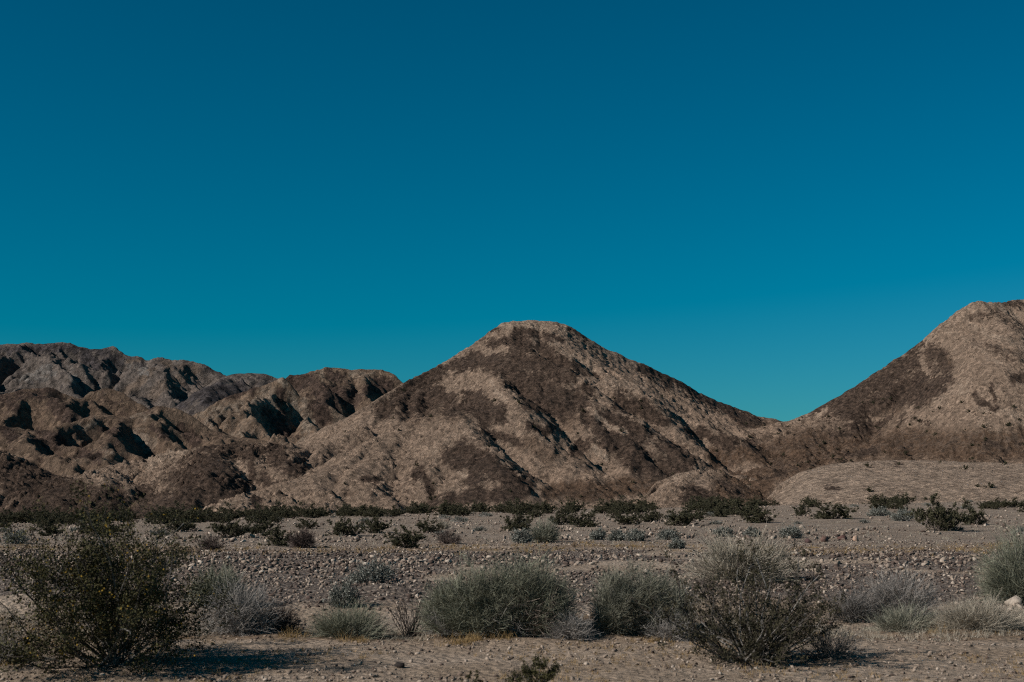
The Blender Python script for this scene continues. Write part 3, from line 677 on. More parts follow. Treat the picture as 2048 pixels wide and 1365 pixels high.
xyz, s, r = stone_field(22000, 26, 74, 0.024, 0.115, 2.1, 21, keep_field)
crest_w = np.exp(-((xyz[:, 1] - 47) / 7) ** 2)
s *= 0.85 + 0.45 * crest_w
tone = np.clip(r.beta(1.0, 1.15, len(s)) - 0.1 * crest_w, 0, 1)
order = np.argsort(-s * (1 + 20 / xyz[:, 1]))
big, rest = order[:290], order[290:]
o = link('loose_stones', scatter_mesh('loose_stones', xyz[rest], s[rest], tone[rest], 5), stone_mat, ground)
tag(o, kind='stuff')
xyz2, s2, r = stone_field(7500, 74, 235, 0.06, 0.26, 2.8, 22, lambda x, y: np.clip(0.5 + 1.2 * fbm(x * 0.06, y * 0.04, 3, 71), 0.05, 1))
o = link('loose_stones', scatter_mesh('far_stones', xyz2, s2, np.clip(r.beta(1.8, 1.6, len(s2)), 0, 1), 6), stone_mat, ground)
tag(o, kind='stuff')
xyz3, s3, r = stone_field(11000, 13.2, 27, 0.009, 0.05, 3.0, 23, lambda x, y: np.clip(0.55 + 1.3 * fbm(x * 0.5, y * 0.5, 3, 72), 0.08, 1))
o = link('loose_gravel', scatter_mesh('loose_gravel', xyz3, s3, np.clip(r.beta(2.2, 1.6, len(s3)), 0, 1), 7), stone_mat, ground)
tag(o, kind='stuff')
protos_me = [make_mesh('stone', v, f) for v, f in big_protos]
for me in protos_me: me.materials.append(stone_each_mat)
for i in big:
    sc = float(s[i])
    st = bpy.data.objects.new('stone', protos_me[int(r.integers(0, 10))])
    C.objects.link(st); st.parent = ground
    st.location = (xyz[i, 0], xyz[i, 1], xyz[i, 2] + 0.2 * sc)
    st.rotation_euler = (float(r.normal(0, .2)), float(r.normal(0, .2)), float(r.random() * 6.28))
    st.scale = (sc, sc, sc)

def boulder(label, px, py, wpx, col, seed, flat=0.7):
    x, y, z = at_ground(px, py)
    sc = wpx / FPX * y * 0.5
    v, f = rock_proto(seed, 26, flat)
    m, nt, b = nodes_of('boulder_rock'); n = N(nt)
    pos = n.new('ShaderNodeTexCoord').outputs['Object']
    nt.links.new(n.mix(n.noise(pos, 3.0, 5, 0.7), tuple(c * 0.6 for c in col), tuple(c * 1.35 for c in col)), b.inputs['Base Color'])
    nt.links.new(n.bump(n.noise(pos, 5.0, 6, 0.7), 0.6, 0.1), b.inputs['Normal'])
    o = link('boulder', make_mesh('boulder', v, f), m, None, (x, y, z + sc * 0.25), seed * 1.3, (sc, sc, sc))
    return tag(o, label, 'rock')
boulder('dark brown rock lying alone on the sandy foreground', 800, 1336, 38, (0.04, 0.031, 0.027), 311, 0.42)
boulder('pale boulder beside the shrub at the right edge', 2030, 1212, 46, (0.42, 0.34, 0.27), 302)
boulder('pale orange block in the row of reddish rocks right of centre', 1712, 1082, 22, (0.42, 0.28, 0.2), 303)
boulder('dark red block next to the pale orange one', 1684, 1080, 20, (0.11, 0.06, 0.05), 304)
boulder('reddish block left of the dark red one', 1648, 1084, 22, (0.16, 0.095, 0.075), 305)
boulder('dark reddish block at the left end of the row of rocks', 1616, 1086, 20, (0.09, 0.055, 0.05), 306)
boulder('pale cream rock standing out on the dark stony bank', 1184, 1130, 16, (0.46, 0.37, 0.29), 307)
boulder('small white rock on the stone bank behind the tall flowering shrub', 456, 1118, 16, (0.48, 0.4, 0.33), 308)
boulder('flat brown rock alone on bare sand left of the dry stems', 618, 1198, 15, (0.13, 0.09, 0.075), 309, 0.5)

# ---------------------------------------------------------------- plant geometry
def unit(v):
    return v / (np.linalg.norm(v, axis=-1, keepdims=True) + 1e-9)

def grow(start, d, L, K, wob, up, r, curl=0.0):
    """paths that leave start along d; (n, K, 3)"""
    n = len(start); pts = [start]; d = unit(d.copy()); step = (L / (K - 1))[:, None]
    ax = unit(r.normal(size=(n, 3)))
    for k in range(K - 1):
        d = unit(d + r.normal(0, wob, (n, 3)) + np.array([0, 0, up]) + curl * np.cross(ax, d))
        pts.append(pts[-1] + d * step)
    return np.stack(pts, 1)

def ribbons(paths, w0, w1, r, tone=None):
    n, K, _ = paths.shape
    d = unit(paths[:, -1] - paths[:, 0]); side = unit(np.cross(d, r.normal(size=(n, 3))))
    wd = (np.asarray(w0).reshape(-1, 1) * np.ones((n, 1))) * (1 - np.linspace(0, 1, K))[None] + (np.asarray(w1).reshape(-1, 1) * np.ones((n, 1))) * np.linspace(0, 1, K)[None]
    a = paths + side[:, None] * wd[..., None] * 0.5; b = paths - side[:, None] * wd[..., None] * 0.5
    V = np.stack([a, b], 2).reshape(-1, 3)
    base = (np.arange(n) * K * 2)[:, None] + (np.arange(K - 1) * 2)[None]
    F = np.stack([base, base + 1, base + 3, base + 2], -1).reshape(-1, 4)
    t = r.random(n) if tone is None else tone
    return V, F, np.repeat(t, K * 2)

def tubes(paths, r0, r1, r, sides=4, tone=None):
    n, K, _ = paths.shape
    d = unit(np.gradient(paths, axis=1)); ref = np.array([0.31, 0.87, 0.38])
    s = unit(np.cross(d, ref)); u = np.cross(d, s)
    rr = np.asarray(r0).reshape(-1, 1) + (np.asarray(r1).reshape(-1, 1) - np.asarray(r0).reshape(-1, 1)) * np.linspace(0, 1, K)[None]
    rr = rr * np.ones((n, 1))
    an = np.arange(sides) * 2 * np.pi / sides
    V = paths[:, :, None] + rr[..., None, None] * (np.cos(an)[:, None] * s[:, :, None] + np.sin(an)[:, None] * u[:, :, None])
    V = V.reshape(-1, 3)
    base = (np.arange(n) * K * sides)[:, None, None] + (np.arange(K - 1) * sides)[None, :, None]
    j = np.arange(sides)[None, None]; j2 = (j + 1) % sides
    F = np.stack([base + j, base + j2, base + sides + j2, base + sides + j], -1).reshape(-1, 4)
    t = r.random(n) if tone is None else tone
    return V, F, np.repeat(t, K * sides)

def leaves(cen, size, r, aspect=0.5, tone=None, up=0.4):
    n = len(cen)
    d = unit(r.normal(size=(n, 3)) + np.array([0, 0, up])); s = unit(np.cross(d, r.normal(size=(n, 3))))
    L = (size * (0.6 + 0.8 * r.random(n)))[:, None]
    V = np.stack([cen - d * L * .5, cen + s * L * aspect * .5, cen + d * L * .5, cen - s * L * aspect * .5], 1).reshape(-1, 3)
    F = np.arange(n * 4).reshape(n, 4)
    return V, F, np.repeat(r.random(n) if tone is None else tone, 4)

def join(parts):
    Vs, Fs, Ts = [], [], []; off = 0
    for V, F, T in parts:
        Vs.append(V); Fs.append(F + off); Ts.append(T); off += len(V)
    return np.concatenate(Vs), np.concatenate(Fs), np.concatenate(Ts)

def pmesh(name, part):
    return make_mesh(name, part[0], part[1], {'tone': part[2]})

M = {
    'bark': plant_material('grey_bark', (0.05, 0.044, 0.038), (0.26, 0.235, 0.21)),
    'olive': plant_material('creosote_leaf', (0.026, 0.026, 0.012), (0.10, 0.088, 0.036), 2.0),
    'olive_dark': plant_material('dark_creosote_leaf', (0.022, 0.021, 0.013), (0.075, 0.064, 0.036), 2.0),
    'yellow': plant_material('yellow_flower', (0.17, 0.10, 0.014), (0.36, 0.225, 0.03)),
    'green': plant_material('green_twig', (0.125, 0.125, 0.085), (0.31, 0.305, 0.22), 1.5),
    'greygreen': plant_material('grey_green_twig', (0.135, 0.13, 0.095), (0.33, 0.315, 0.235), 1.5),
    'dead': plant_material('dead_grey_twig', (0.15, 0.133, 0.12), (0.42, 0.375, 0.33), 2.0),
    'dry': plant_material('dry_pinkish_twig', (0.17, 0.13, 0.105), (0.42, 0.335, 0.265), 2.0),
    'silver': plant_material('silver_leaf', (0.105, 0.105, 0.085), (0.28, 0.275, 0.235), 3.0),
    'straw': plant_material('pale_straw', (0.23, 0.195, 0.145), (0.50, 0.43, 0.335), 2.0),
    'orange': plant_material('orange_dry_grass', (0.20, 0.125, 0.05), (0.40, 0.265, 0.12), 2.0),
    'stem': plant_material('dark_stem', (0.045, 0.036, 0.03), (0.12, 0.095, 0.078)),
    'reddish': plant_material('reddish_twig', (0.06, 0.042, 0.036), (0.14, 0.10, 0.085)),
    'dkgreen': plant_material('far_creosote_leaf', (0.036, 0.035, 0.020), (0.108, 0.097, 0.055), 2.0),
}

def sph(n, r, zmin=0.0):
    z = zmin + (1 - zmin) * r.random(n); a = r.random(n) * 2 * np.pi; q = np.sqrt(1 - z * z)
    return np.stack([q * np.cos(a), q * np.sin(a), z], -1)

def creosote(H, R, seed, nb=18, nsub=7, ntw=4, nleaf=22, lsize=0.022, flowers=0, thick=1.0, lean=(0, 0), wisp=0, low=0.0, spread=0.0, tuft=0.024):
    """open shrub: woody stems fanning from the root, leaf clusters toward the tips"""
    r = np.random.default_rng(seed)
    az = r.random(nb) * 2 * np.pi; tilt = (low + (1 - low) * r.random(nb) ** 0.8) * math.atan2(R, H * 0.75)
    d = np.stack([np.cos(az) * np.sin(tilt) + lean[0], np.sin(az) * np.sin(tilt) + lean[1], np.cos(tilt)], -1)
    lowb = r.random(nb) < spread
    tilt = np.where(lowb, 0.95 + 0.4 * r.random(nb), tilt)
    d = np.stack([np.cos(az) * np.sin(tilt) + lean[0], np.sin(az) * np.sin(tilt) + lean[1], np.cos(tilt)], -1)
    L = H * (0.62 + 0.4 * r.random(nb)) / np.maximum(np.cos(tilt), 0.55) * 0.93
    L = np.where(lowb, R * (0.6 + 0.5 * r.random(nb)), L)
    if wisp:
        d[:wisp] = np.array([0.12, 0.0, 1.0]) + r.normal(0, .05, (wisp, 3)); L[:wisp] = H * 1.25
    start = np.stack([r.normal(0, .07 * R, nb), r.normal(0, .07 * R, nb), np.full(nb, -0.05)], -1)
    mains = grow(start, d, L, 9, 0.15, 0.03, r)
    stems = [tubes(mains, 0.013 * thick * (0.7 + 0.6 * r.random(nb)), 0.004 * thick, r, 5)]
    ns = nb * nsub
    mi = np.repeat(np.arange(nb), nsub); sl = 0.2 + 0.8 * r.random(ns) ** 0.8
    k = sl * 8; k0 = np.minimum(k.astype(int), 7); fr = (k - k0)[:, None]
    sp = mains[mi, k0] * (1 - fr) + mains[mi, k0 + 1] * fr
    sd = unit(mains[mi, k0 + 1] - mains[mi, k0]) + r.normal(0, 0.55, (ns, 3)) + np.array([0, 0, 0.15])
    subs = grow(sp, sd, H * (0.14 + 0.24 * r.random(ns)), 5, 0.2, 0.03, r)
    fine = [tubes(subs, 0.005 * thick, 0.002 * thick, r, 3)]
    nt_ = ns * ntw
    si = np.repeat(np.arange(ns), ntw); k0 = r.integers(1, 5, nt_)
    tp = subs[si, k0]
    tw = grow(tp, unit(subs[si, 4] - subs[si, 0]) + r.normal(0, 0.6, (nt_, 3)) + np.array([0, 0, .2]), H * (0.04 + 0.07 * r.random(nt_)), 3, 0.2, 0.05, r)
    fine.append(ribbons(tw, 0.004 * thick, 0.002 * thick, r))
    nl = nt_ * nleaf
    li = np.repeat(np.arange(nt_), nleaf); q = r.random(nl)[:, None]
    cen = tw[li, 0] * (1 - q) + tw[li, 2] * q + r.normal(0, tuft * H, (nl, 3))
    cl = np.clip(0.5 + 0.28 * r.normal(size=nt_), 0, 1)[li]
    fol = leaves(cen, np.full(nl, lsize), r, 0.55, np.clip(cl * 0.6 + 0.4 * r.random(nl), 0, 1))
    fl = None
    if flowers:
        fi = r.integers(0, nt_, flowers)
        fl = leaves(tw[fi, 2] + r.normal(0, 0.014 * H, (flowers, 3)), np.full(flowers, lsize * 0.8), r, 0.9)
    return join(stems), fol, fl, join(fine)

def dome(rx, ry, rz, seed, nmain=160, nsub=26, width=0.006, sublen=0.42, wob=0.15, up=0.02, curl=0.0, lumps=0.22, jit=0.65, shell=0.3, sag=0.0):
    """dense shrub of fine twigs: main stems fan to a lumpy dome, fine twigs fill it"""
    r = np.random.default_rng(seed)
    d = sph(nmain, r, 0.05); R = np.array([rx, ry, rz])
    lob = 1 + lumps * (np.sin(3.1 * d[:, 0] * 2 + seed) * np.cos(2.7 * d[:, 1] * 2 + seed * 2) + 0.5 * np.sin(6 * d[:, 0] + 5 * d[:, 2] + seed))
    tip = d * R * (lob * (0.82 + 0.2 * r.random(nmain)))[:, None]
    st = np.stack([r.normal(0, .12 * rx, nmain), r.normal(0, .12 * ry, nmain), np.full(nmain, -0.04)], -1)
    st = st + tip * np.array([0.25, 0.25, 0]) * r.random((nmain, 1))
    v = tip - st
    mains = grow(st, v + np.array([0, 0, 0.15 * rz]), np.linalg.norm(v, axis=1) * 0.86, 6, wob * 0.6, -0.03 - sag, r)
    stems = ribbons(mains, width * 2.0, width, r)
    n = nmain * nsub
    mi = np.repeat(np.arange(nmain), nsub); s = shell + (1 - shell) * r.random(n); k = s * 5; k0 = np.minimum(k.astype(int), 4); fr = (k - k0)[:, None]
    sp = mains[mi, k0] * (1 - fr) + mains[mi, k0 + 1] * fr + r.normal(0, 0.03 * rx, (n, 3))
    sd = 0.5 * unit(mains[mi, 5] - mains[mi, 0]) + 0.6 * unit(sp / (R * R)) + r.normal(0, jit * 0.7, (n, 3)) + np.array([0, 0, 0.12 - sag])
    tw = grow(sp, sd, rz * sublen * (0.4 + 0.8 * r.random(n)), 3, wob * 1.2, up, r, curl)
    tw[..., 2] = np.maximum(tw[..., 2], 0.01)
    clump = np.clip(0.5 + 0.3 * r.normal(size=nmain), 0, 1)[mi]
    fol = ribbons(tw, width, width * 0.4, r, np.clip(0.5 * clump + 0.5 * r.random(n), 0, 1))
    return stems, fol, tw

def plant(name, label, cat, loc, parts, group=None, rotz=0.0, scale=None):
    e = bpy.data.objects.new(name, None); C.objects.link(e)
    e.empty_display_size = 0.2
    e.location = loc; e.rotation_euler = (0, 0, rotz)
    if scale is not None: e.scale = scale
    tag(e, label, cat, group)
    for pn, part, mat in parts:
        if part is None: continue
        me = part if isinstance(part, bpy.types.Mesh) else pmesh(pn, part)
        ch = link(pn, me, mat, e)
        if pn == 'flowers': ch['kind'] = 'stuff'
    return e

def span(px0, px1, py_top, py_base, pxc=None):
    """ground point and metric size of a plant seen between these photo columns and rows"""
    pxc = (px0 + px1) / 2 if pxc is None else pxc
    x, y, z = at_ground(pxc, py_base)
    return (x, y, z), (px1 - px0) / FPX * y * 0.5, (py_base - py_top) / FPX * y

# ---------------------------------------------------------------- foreground shrubs
loc, R, H = span(-110, 440, 1040, 1326, 222)
st, fo, fl, fi = creosote(H * 0.98, R * 0.98, 31, nb=56, nsub=9, ntw=4, nleaf=26, lsize=0.030, flowers=1700, thick=1.0, wisp=2, spread=0.52)
plant('creosote_bush', 'tall dark shrub dotted with yellow flowers in the left foreground', 'shrub', loc, [('stems', st, M['bark']), ('twigs', fi, M['stem']), ('foliage', fo, M['olive']), ('flowers', fl, M['yellow'])], scale=(1.0, 1.7, 1.0))
loc, R, H = span(1290, 1760, 1140, 1325, 1505)
st, fo, fl, fi = creosote(H, R * 0.95, 33, nb=60, nsub=8, ntw=4, nleaf=14, lsize=0.029, thick=1.2, low=0.4, spread=0.58, tuft=0.019, lean=(0.1, 0), wisp=2)
plant('creosote_bush', 'wide open dark shrub with bare pale branches in the right foreground', 'shrub', loc, [('stems', st, M['bark']), ('twigs', fi, M['stem']), ('foliage', fo, M['olive_dark'])])
loc, R, H = span(1018, 1108, 1298, 1402, 1066)
st, fo, fl, fi = creosote(H, R, 34, nb=9, nsub=6, ntw=4, nleaf=22, lsize=0.02, thick=0.7)
plant('creosote_bush', 'small dark green shrub tip rising from the bottom edge', 'shrub', loc, [('stems', st, M['bark']), ('twigs', fi, M['stem']), ('foliage', fo, M['olive'])])
loc, R, H = span(922, 952, 1338, 1392, 937)
st, fo, fl, fi = creosote(H, R, 35, nb=5, nsub=5, ntw=3, nleaf=16, lsize=0.016, thick=0.5)
plant('creosote_bush', 'tiny sprig at the bottom edge left of the small dark shrub', 'shrub', loc, [('stems', st, M['bark']), ('twigs', fi, M['stem']), ('foliage', fo, M['olive'])])

def dome_plant(name, label, px0, px1, top, base, mat, seed, stem='bark', cat='shrub', depth=0.8, **kw):
    loc, R, H = span(px0, px1, top, base)
    R *= 1.1; H *= 1.15
    st, fo, tw = dome(R, R * depth, H, seed, **kw)
    return plant(name, label, cat, loc, [('stems', st, M[stem]), ('twigs', fo, M[mat])])

def lobed(name, label, px0, px1, top, base, mat, lobes, seed, dead_lobes=()):
    """one broad shrub grown from several crowns: lobes are (column, half width, top row) in the photo"""
    loc, R, H = span(px0, px1, top, base)
    y = loc[1]; c0 = (px0 + px1) / 2
    def crowns(ls, sd, nmain, nsub, **kw):
        S, T = [], []
        for q, (pc, hw, tp) in enumerate(ls):
            rx, rz = 1.05 * hw / FPX * y, 1.17 * (base - tp) / FPX * y
            st, fo, tw = dome(rx, min(rx, R * 0.5) * 0.9, rz, sd + q, nmain=int(nmain * max(0.35, hw / 100)), nsub=nsub, **kw)
            off = np.array([(pc - c0) / FPX * y, 0.12 * R * math.sin(q * 2.3 + sd), 0])
            S.append((st[0] + off, st[1], st[2])); T.append((fo[0] + off, fo[1], fo[2]))
        return join(S), join(T)
    S, T = crowns(lobes, seed, 300, 52, width=0.0055, sublen=0.19, wob=0.2, lumps=0.1, jit=0.8, shell=0.2)
    parts = [('stems', S, M['bark']), ('twigs', T, M[mat])]
    if dead_lobes:
        S2, T2 = crowns(dead_lobes, seed + 50, 120, 20, width=0.0045, sublen=0.35, wob=0.28, lumps=0.25, jit=0.95, curl=0.2)
        parts.append(('dead_twigs', join([S2, T2]), M['dead']))
    return plant(name, label, 'shrub', loc, parts)
lobed('green_shrub', 'large rounded green shrub in the middle of the foreground', 852, 1146, 1106, 1268, 'green',
      [(1048, 98, 1104), (968, 98, 1118), (902, 70, 1152), (1105, 50, 1145)], 41, [(890, 50, 1205), (975, 55, 1210)])
lobed('grey_green_shrub', 'rounded grey-green shrub right of the large green one', 1166, 1396, 1118, 1266, 'greygreen',
      [(1272, 86, 1118), (1228, 50, 1142), (1335, 60, 1142)], 46, [(1230, 50, 1200), (1320, 60, 1195)])
dome_plant('green_shrub', 'green tuft behind the dead grey brush beside the tall flowering shrub', 382, 492, 1136, 1212, 'green', 43, nmain=120, nsub=26, width=0.007, sublen=0.4)
dome_plant('dead_shrub', 'dead grey tangled brush right of the tall flowering shrub', 395, 560, 1168, 1268, 'dead', 44, 'dead', nmain=150, nsub=26, width=0.006, sublen=0.4, wob=0.3, curl=0.3, jit=0.8)
dome_plant('dead_shrub', 'low dark grey dead twigs at the right end of the tangled brush', 520, 604, 1208, 1262, 'reddish', 45, 'stem', nmain=80, nsub=20, width=0.006, sublen=0.45, wob=0.3, curl=0.3, jit=0.8)
dome_plant('green_shrub', 'low spreading green tuft left of the dry dark stems', 618, 776, 1222, 1276, 'green', 46, nmain=160, nsub=24, width=0.005, sublen=0.6, wob=0.1, lumps=0.25)
dome_plant('dead_shrub', 'pale dead brush at the left front of the large green shrub', 955, 1046, 1176, 1272, 'dead', 47, 'dead', nmain=100, nsub=24, width=0.005, sublen=0.4, wob=0.3, curl=0.3, jit=0.8, depth=0.5)
dome_plant('dead_shrub', 'pinkish dead brush at the right front of the large green shrub', 1036, 1124, 1176, 1274, 'dry', 48, 'dry', nmain=100, nsub=24, width=0.006, sublen=0.35, wob=0.35, curl=0.35, jit=0.9, depth=0.5)
dome_plant('dead_shrub', 'low grey brush spilling between the two large rounded shrubs', 1096, 1186, 1238, 1278, 'dead', 49, 'dead', nmain=90, nsub=22, width=0.005, sublen=0.7, wob=0.25, curl=0.2, jit=0.8)
dome_plant('dry_shrub', 'pale straw coloured bush behind the wide open dark shrub', 1370, 1590, 1080, 1160, 'straw', 50, 'dry', nmain=200, nsub=30, width=0.010, sublen=0.4, wob=0.15, lumps=0.3)
dome_plant('grey_shrub', 'round dull grey shrub right of the wide open dark one', 1715, 1874, 1142, 1240, 'dead', 51, 'stem', nmain=180, nsub=26, width=0.006, sublen=0.35, wob=0.2, curl=0.15, lumps=0.12)
dome_plant('dry_grass_clump', 'pale grassy clump spreading below the shrub at the right edge', 1850, 2062, 1200, 1256, 'straw', 52, 'straw', nmain=220, nsub=24, width=0.005, sublen=0.42, wob=0.12, lumps=0.3)
dome_plant('dry_grass_clump', 'pale grassy fringe in front of the round dull grey shrub', 1730, 1880, 1218, 1262, 'greygreen', 58, 'straw', nmain=120, nsub=20, width=0.005, sublen=0.5, wob=0.12, lumps=0.3)
dome_plant('green_shrub', 'tall green shrub cut by the right edge', 1962, 2140, 1066, 1205, 'green', 53, nmain=240, nsub=28, width=0.008, sublen=0.3, lumps=0.1)
dome_plant('grey_shrub', 'low grey shrub on the sand at the left edge', -40, 62, 1262, 1325, 'dead', 54, 'dead', nmain=90, nsub=20, width=0.005, sublen=0.4, wob=0.25, jit=0.8)
dome_plant('dead_shrub', 'low dead grey twigs under the left side of the wide open dark shrub', 1300, 1400, 1225, 1282, 'dead', 55, 'dead', nmain=60, nsub=14, width=0.005, sublen=0.5, wob=0.3, curl=0.3, jit=0.9)
dome_plant('dead_shrub', 'brown dead brush at the right foot of the wide open dark shrub', 1590, 1725, 1248, 1318, 'bark', 56, 'bark', nmain=60, nsub=11, width=0.006, sublen=0.5, wob=0.25, jit=0.8)
dome_plant('dry_shrub', 'dim olive brush between the open dark shrub and the dull grey one', 1660, 1745, 1170, 1245, 'bark', 57, 'bark', nmain=80, nsub=20, width=0.007, sublen=0.4, wob=0.25, jit=0.8)

# dry stems without leaves
loc, R, H = span(768, 872, 1194, 1274)
r = np.random.default_rng(60)
nb = 34
az = r.random(nb) * 2 * np.pi; tl = 0.15 + 0.75 * r.random(nb)
d = np.stack([np.cos(az) * np.sin(tl), np.sin(az) * np.sin(tl), np.cos(tl)], -1)
ms = grow(np.stack([r.normal(0, .05, nb), r.normal(0, .05, nb), np.full(nb, -.03)], -1), d, H * (0.75 + 0.35 * r.random(nb)), 7, 0.08, 0.05, r)
si = np.repeat(np.arange(nb), 4); k0 = r.integers(3, 6, nb * 4)
sb = grow(ms[si, k0], unit(ms[si, 6] - ms[si, 3]) + r.normal(0, .35, (nb * 4, 3)), H * (0.12 + 0.2 * r.random(nb * 4)), 4, 0.1, 0.05, r)
plant('dry_stem_shrub', 'leafless clump of thin dark stems left of the large green shrub', 'shrub', loc,
      [('stems', tubes(ms, 0.008, 0.003, r, 4), M['stem']), ('twigs', tubes(sb, 0.004, 0.002, r, 3), M['stem'])])
# arching bare branches left of the right-hand open shrub
loc, R, H = span(1262, 1390, 1215, 1272, 1385)
r = np.random.default_rng(61); nb = 9
d = np.stack([-0.75 + r.normal(0, .12, nb), r.normal(0, .25, nb), 0.75 + r.normal(0, .12, nb)], -1)
pt = [np.stack([r.normal(0, .06, nb), r.normal(0, .06, nb), np.full(nb, .02)], -1)]; dd = unit(d)
for k in range(9):
    dd = unit(dd + np.array([-0.03, 0, -0.17]) + r.normal(0, .03, (nb, 3))); pt.append(pt[-1] + dd * (0.085 + 0.03 * r.random((nb, 1))))
ms = np.stack(pt, 1)
plant('fallen_branches', 'pale bare branches arching over in front of the grey-green shrub', 'branch', loc, [('stems', tubes(ms, 0.009, 0.004, r, 5), M['dead'])])

# small silver leaved shrubs
def silver(label, px0, px1, top, base, seed, group=None, mat='silver', dense=1.0):
    loc, R, H = span(px0, px1, top, base)
    y = loc[1]
    st, fo, tw = dome(R, R * 0.85, H, seed, nmain=int(70 * dense), nsub=14, width=0.006 + 0.00012 * y, sublen=0.35, wob=0.15, lumps=0.2, shell=0.5)
    r = np.random.default_rng(seed + 500)
    cen = tw[:, 1:].reshape(-1, 3) + r.normal(0, 0.015 * R, (len(tw) * 2, 3))
    lv = leaves(cen, np.full(len(cen), 0.03 + 0.0006 * y), r, 0.5)
    return plant('silver_shrub', label, 'shrub', loc, [('stems', st, M['dead']), ('twigs', fo, M[mat]), ('foliage', lv, M[mat])], group)
silver('round silver-grey shrub on the dark stone bank casting a shadow', 703, 790, 1112, 1167, 70)
silver('small silver-grey shrub on bare sand in front of the stone bank', 655, 716, 1160, 1214, 71)
silver('leftmost of three joined silver shrubs behind the grey-green shrub', 1178, 1216, 1058, 1080, 72)
silver('middle of three joined silver shrubs behind the grey-green shrub', 1214, 1254, 1060, 1082, 73)
silver('rightmost of three joined silver shrubs behind the grey-green shrub', 1250, 1296, 1058, 1082, 74)
silver('silver shrub alone right of the three joined ones', 1312, 1362, 1058, 1080, 75)
silver('small dark silver shrub just below the lone silver one', 1338, 1370, 1076, 1098, 76)
silver('silver shrub left of the pale green bush in the middle distance', 1016, 1066, 1058, 1086, 77)
silver('low silver shrub above the straw coloured bush', 1424, 1472, 1054, 1074, 78)
silver('low silver-green shrub above the right half of the straw coloured bush', 1484, 1526, 1056, 1074, 79)
silver('silver shrub right of the straw coloured bush', 1558, 1606, 1050, 1076, 80)
silver('pale silver shrub left of the big far creosote', 1782, 1832, 1018, 1042, 81)
silver('low pale silver shrub on the far plain at right', 1732, 1786, 1016, 1032, 82)
silver('grey-green tuft far left behind the tall flowering shrub', 4, 60, 1058, 1088, 83)
dome_plant('green_shrub', 'pale green brushy shrub in the middle distance at centre', 1056, 1120, 1044, 1086, 'greygreen', 84, nmain=90, nsub=22, width=0.016, sublen=0.4)
dome_plant('dead_shrub', 'reddish brown leafless shrub next to the far creosotes left of centre', 578, 634, 1062, 1096, 'reddish', 85, 'reddish', nmain=90, nsub=20, width=0.014, sublen=0.45, wob=0.25, jit=0.8)
dome_plant('dead_shrub', 'brown twiggy shrub right of the biggest creosote left of centre', 866, 926, 1060, 1088, 'reddish', 86, 'reddish', nmain=50, nsub=14, width=0.014, sublen=0.45, wob=0.25, jit=0.8)
dome_plant('dead_shrub', 'small brown dead shrub on the stone bank behind the tall flowering shrub', 396, 450, 1068, 1102, 'reddish', 87, 'reddish', nmain=50, nsub=14, width=0.014, sublen=0.45, wob=0.25, jit=0.8)
dome_plant('dry_shrub', 'pale tan low shrub in the far creosote row at centre', 870, 905, 1042, 1058, 'straw', 88, 'dry', nmain=50, nsub=14, width=0.02, sublen=0.45)

# far creosotes: a few built shrubs, copied
far_proto = []
for k in range(6):
    st, fo, _, fi = creosote(1.0, 0.95, 200 + k, nb=26, nsub=6, ntw=3, nleaf=26, lsize=0.05, thick=1.1, low=0.2, spread=0.45)
    far_proto.append((pmesh('stems', join([st, fi])), pmesh('foliage', fo)))
    far_proto[-1][0].materials.append(M['stem']); far_proto[-1][1].materials.append(M['dkgreen'])
def far_creosote(label, px0, px1, top, base, k, group=None, loc=None, R=None, H=None):
    if loc is None:
        loc, R, H = span(px0, px1, top, base)
    st, fo = far_proto[k % 6]
    return plant('creosote_bush', label, 'shrub', loc, [('stems', st, None), ('foliage', fo, None)], group, k * 1.7, (R * 1.05, R * 1.05, H * 0.92))
named_far = [
    ('dark creosote in the middle distance right of the tall flowering shrub', 425, 500, 1030, 1076), ('dark creosote touching the right side of the first middle-distance one', 486, 560, 1032, 1070),
    ('dark creosote left of the reddish brown leafless shrub', 516, 592, 1050, 1092), ('small dark creosote behind the reddish brown leafless shrub', 590, 640, 1034, 1058),
    ('broad dark creosote in the row left of centre', 650, 730, 1034, 1072), ('dark creosote in the row directly behind the biggest one', 716, 790, 1030, 1066),
    ('biggest dark creosote left of centre, on the edge of the stone bank', 764, 858, 1052, 1096), ('dark creosote in the row right of the biggest one', 826, 884, 1036, 1066),
    ('round dark creosote left of the pale green brushy shrub', 998, 1076, 1022, 1062), ('dark creosote behind the pale green brushy shrub', 1090, 1150, 1020, 1050),
    ('broad dark creosote behind the three joined silver shrubs', 1120, 1200, 1018, 1054), ('dark creosote above the rightmost joined silver shrub', 1218, 1290, 1018, 1050),
    ('wide dark creosote above the lone silver shrub', 1318, 1414, 1014, 1052), ('dark creosote between the lone silver shrub and the straw coloured bush', 1270, 1330, 1016, 1044),
    ('dark creosote above the right half of the straw bush', 1476, 1560, 1010, 1046), ('small dark creosote at the left foot of the pale mound', 1580, 1622, 1006, 1032),
    ('wide dark creosote below the left half of the pale mound', 1626, 1718, 1004, 1038), ('small dark creosote under the middle of the pale mound', 1736, 1784, 998, 1020),
    ('largest creosote on the far plain at right', 1828, 1932, 990, 1062), ('dark creosote overlapping the right side of the largest far one', 1912, 1984, 1010, 1050),
    ('dark creosote far left behind the tall flowering shrub', 60, 130, 1036, 1072), ('small far creosote at the left edge of the plain', -10, 30, 1042, 1056),
    ('dark creosote showing through the tall flowering shrub', 150, 240, 1026, 1070), ('dark creosote on the plain just right of the flowering shrub top', 330, 400, 1032, 1064)]
for k, (lb, a, b_, t_, bs) in enumerate(named_far):
    far_creosote(lb, a, b_, t_, bs, k)
r = np.random.default_rng(90)
cnt = 0
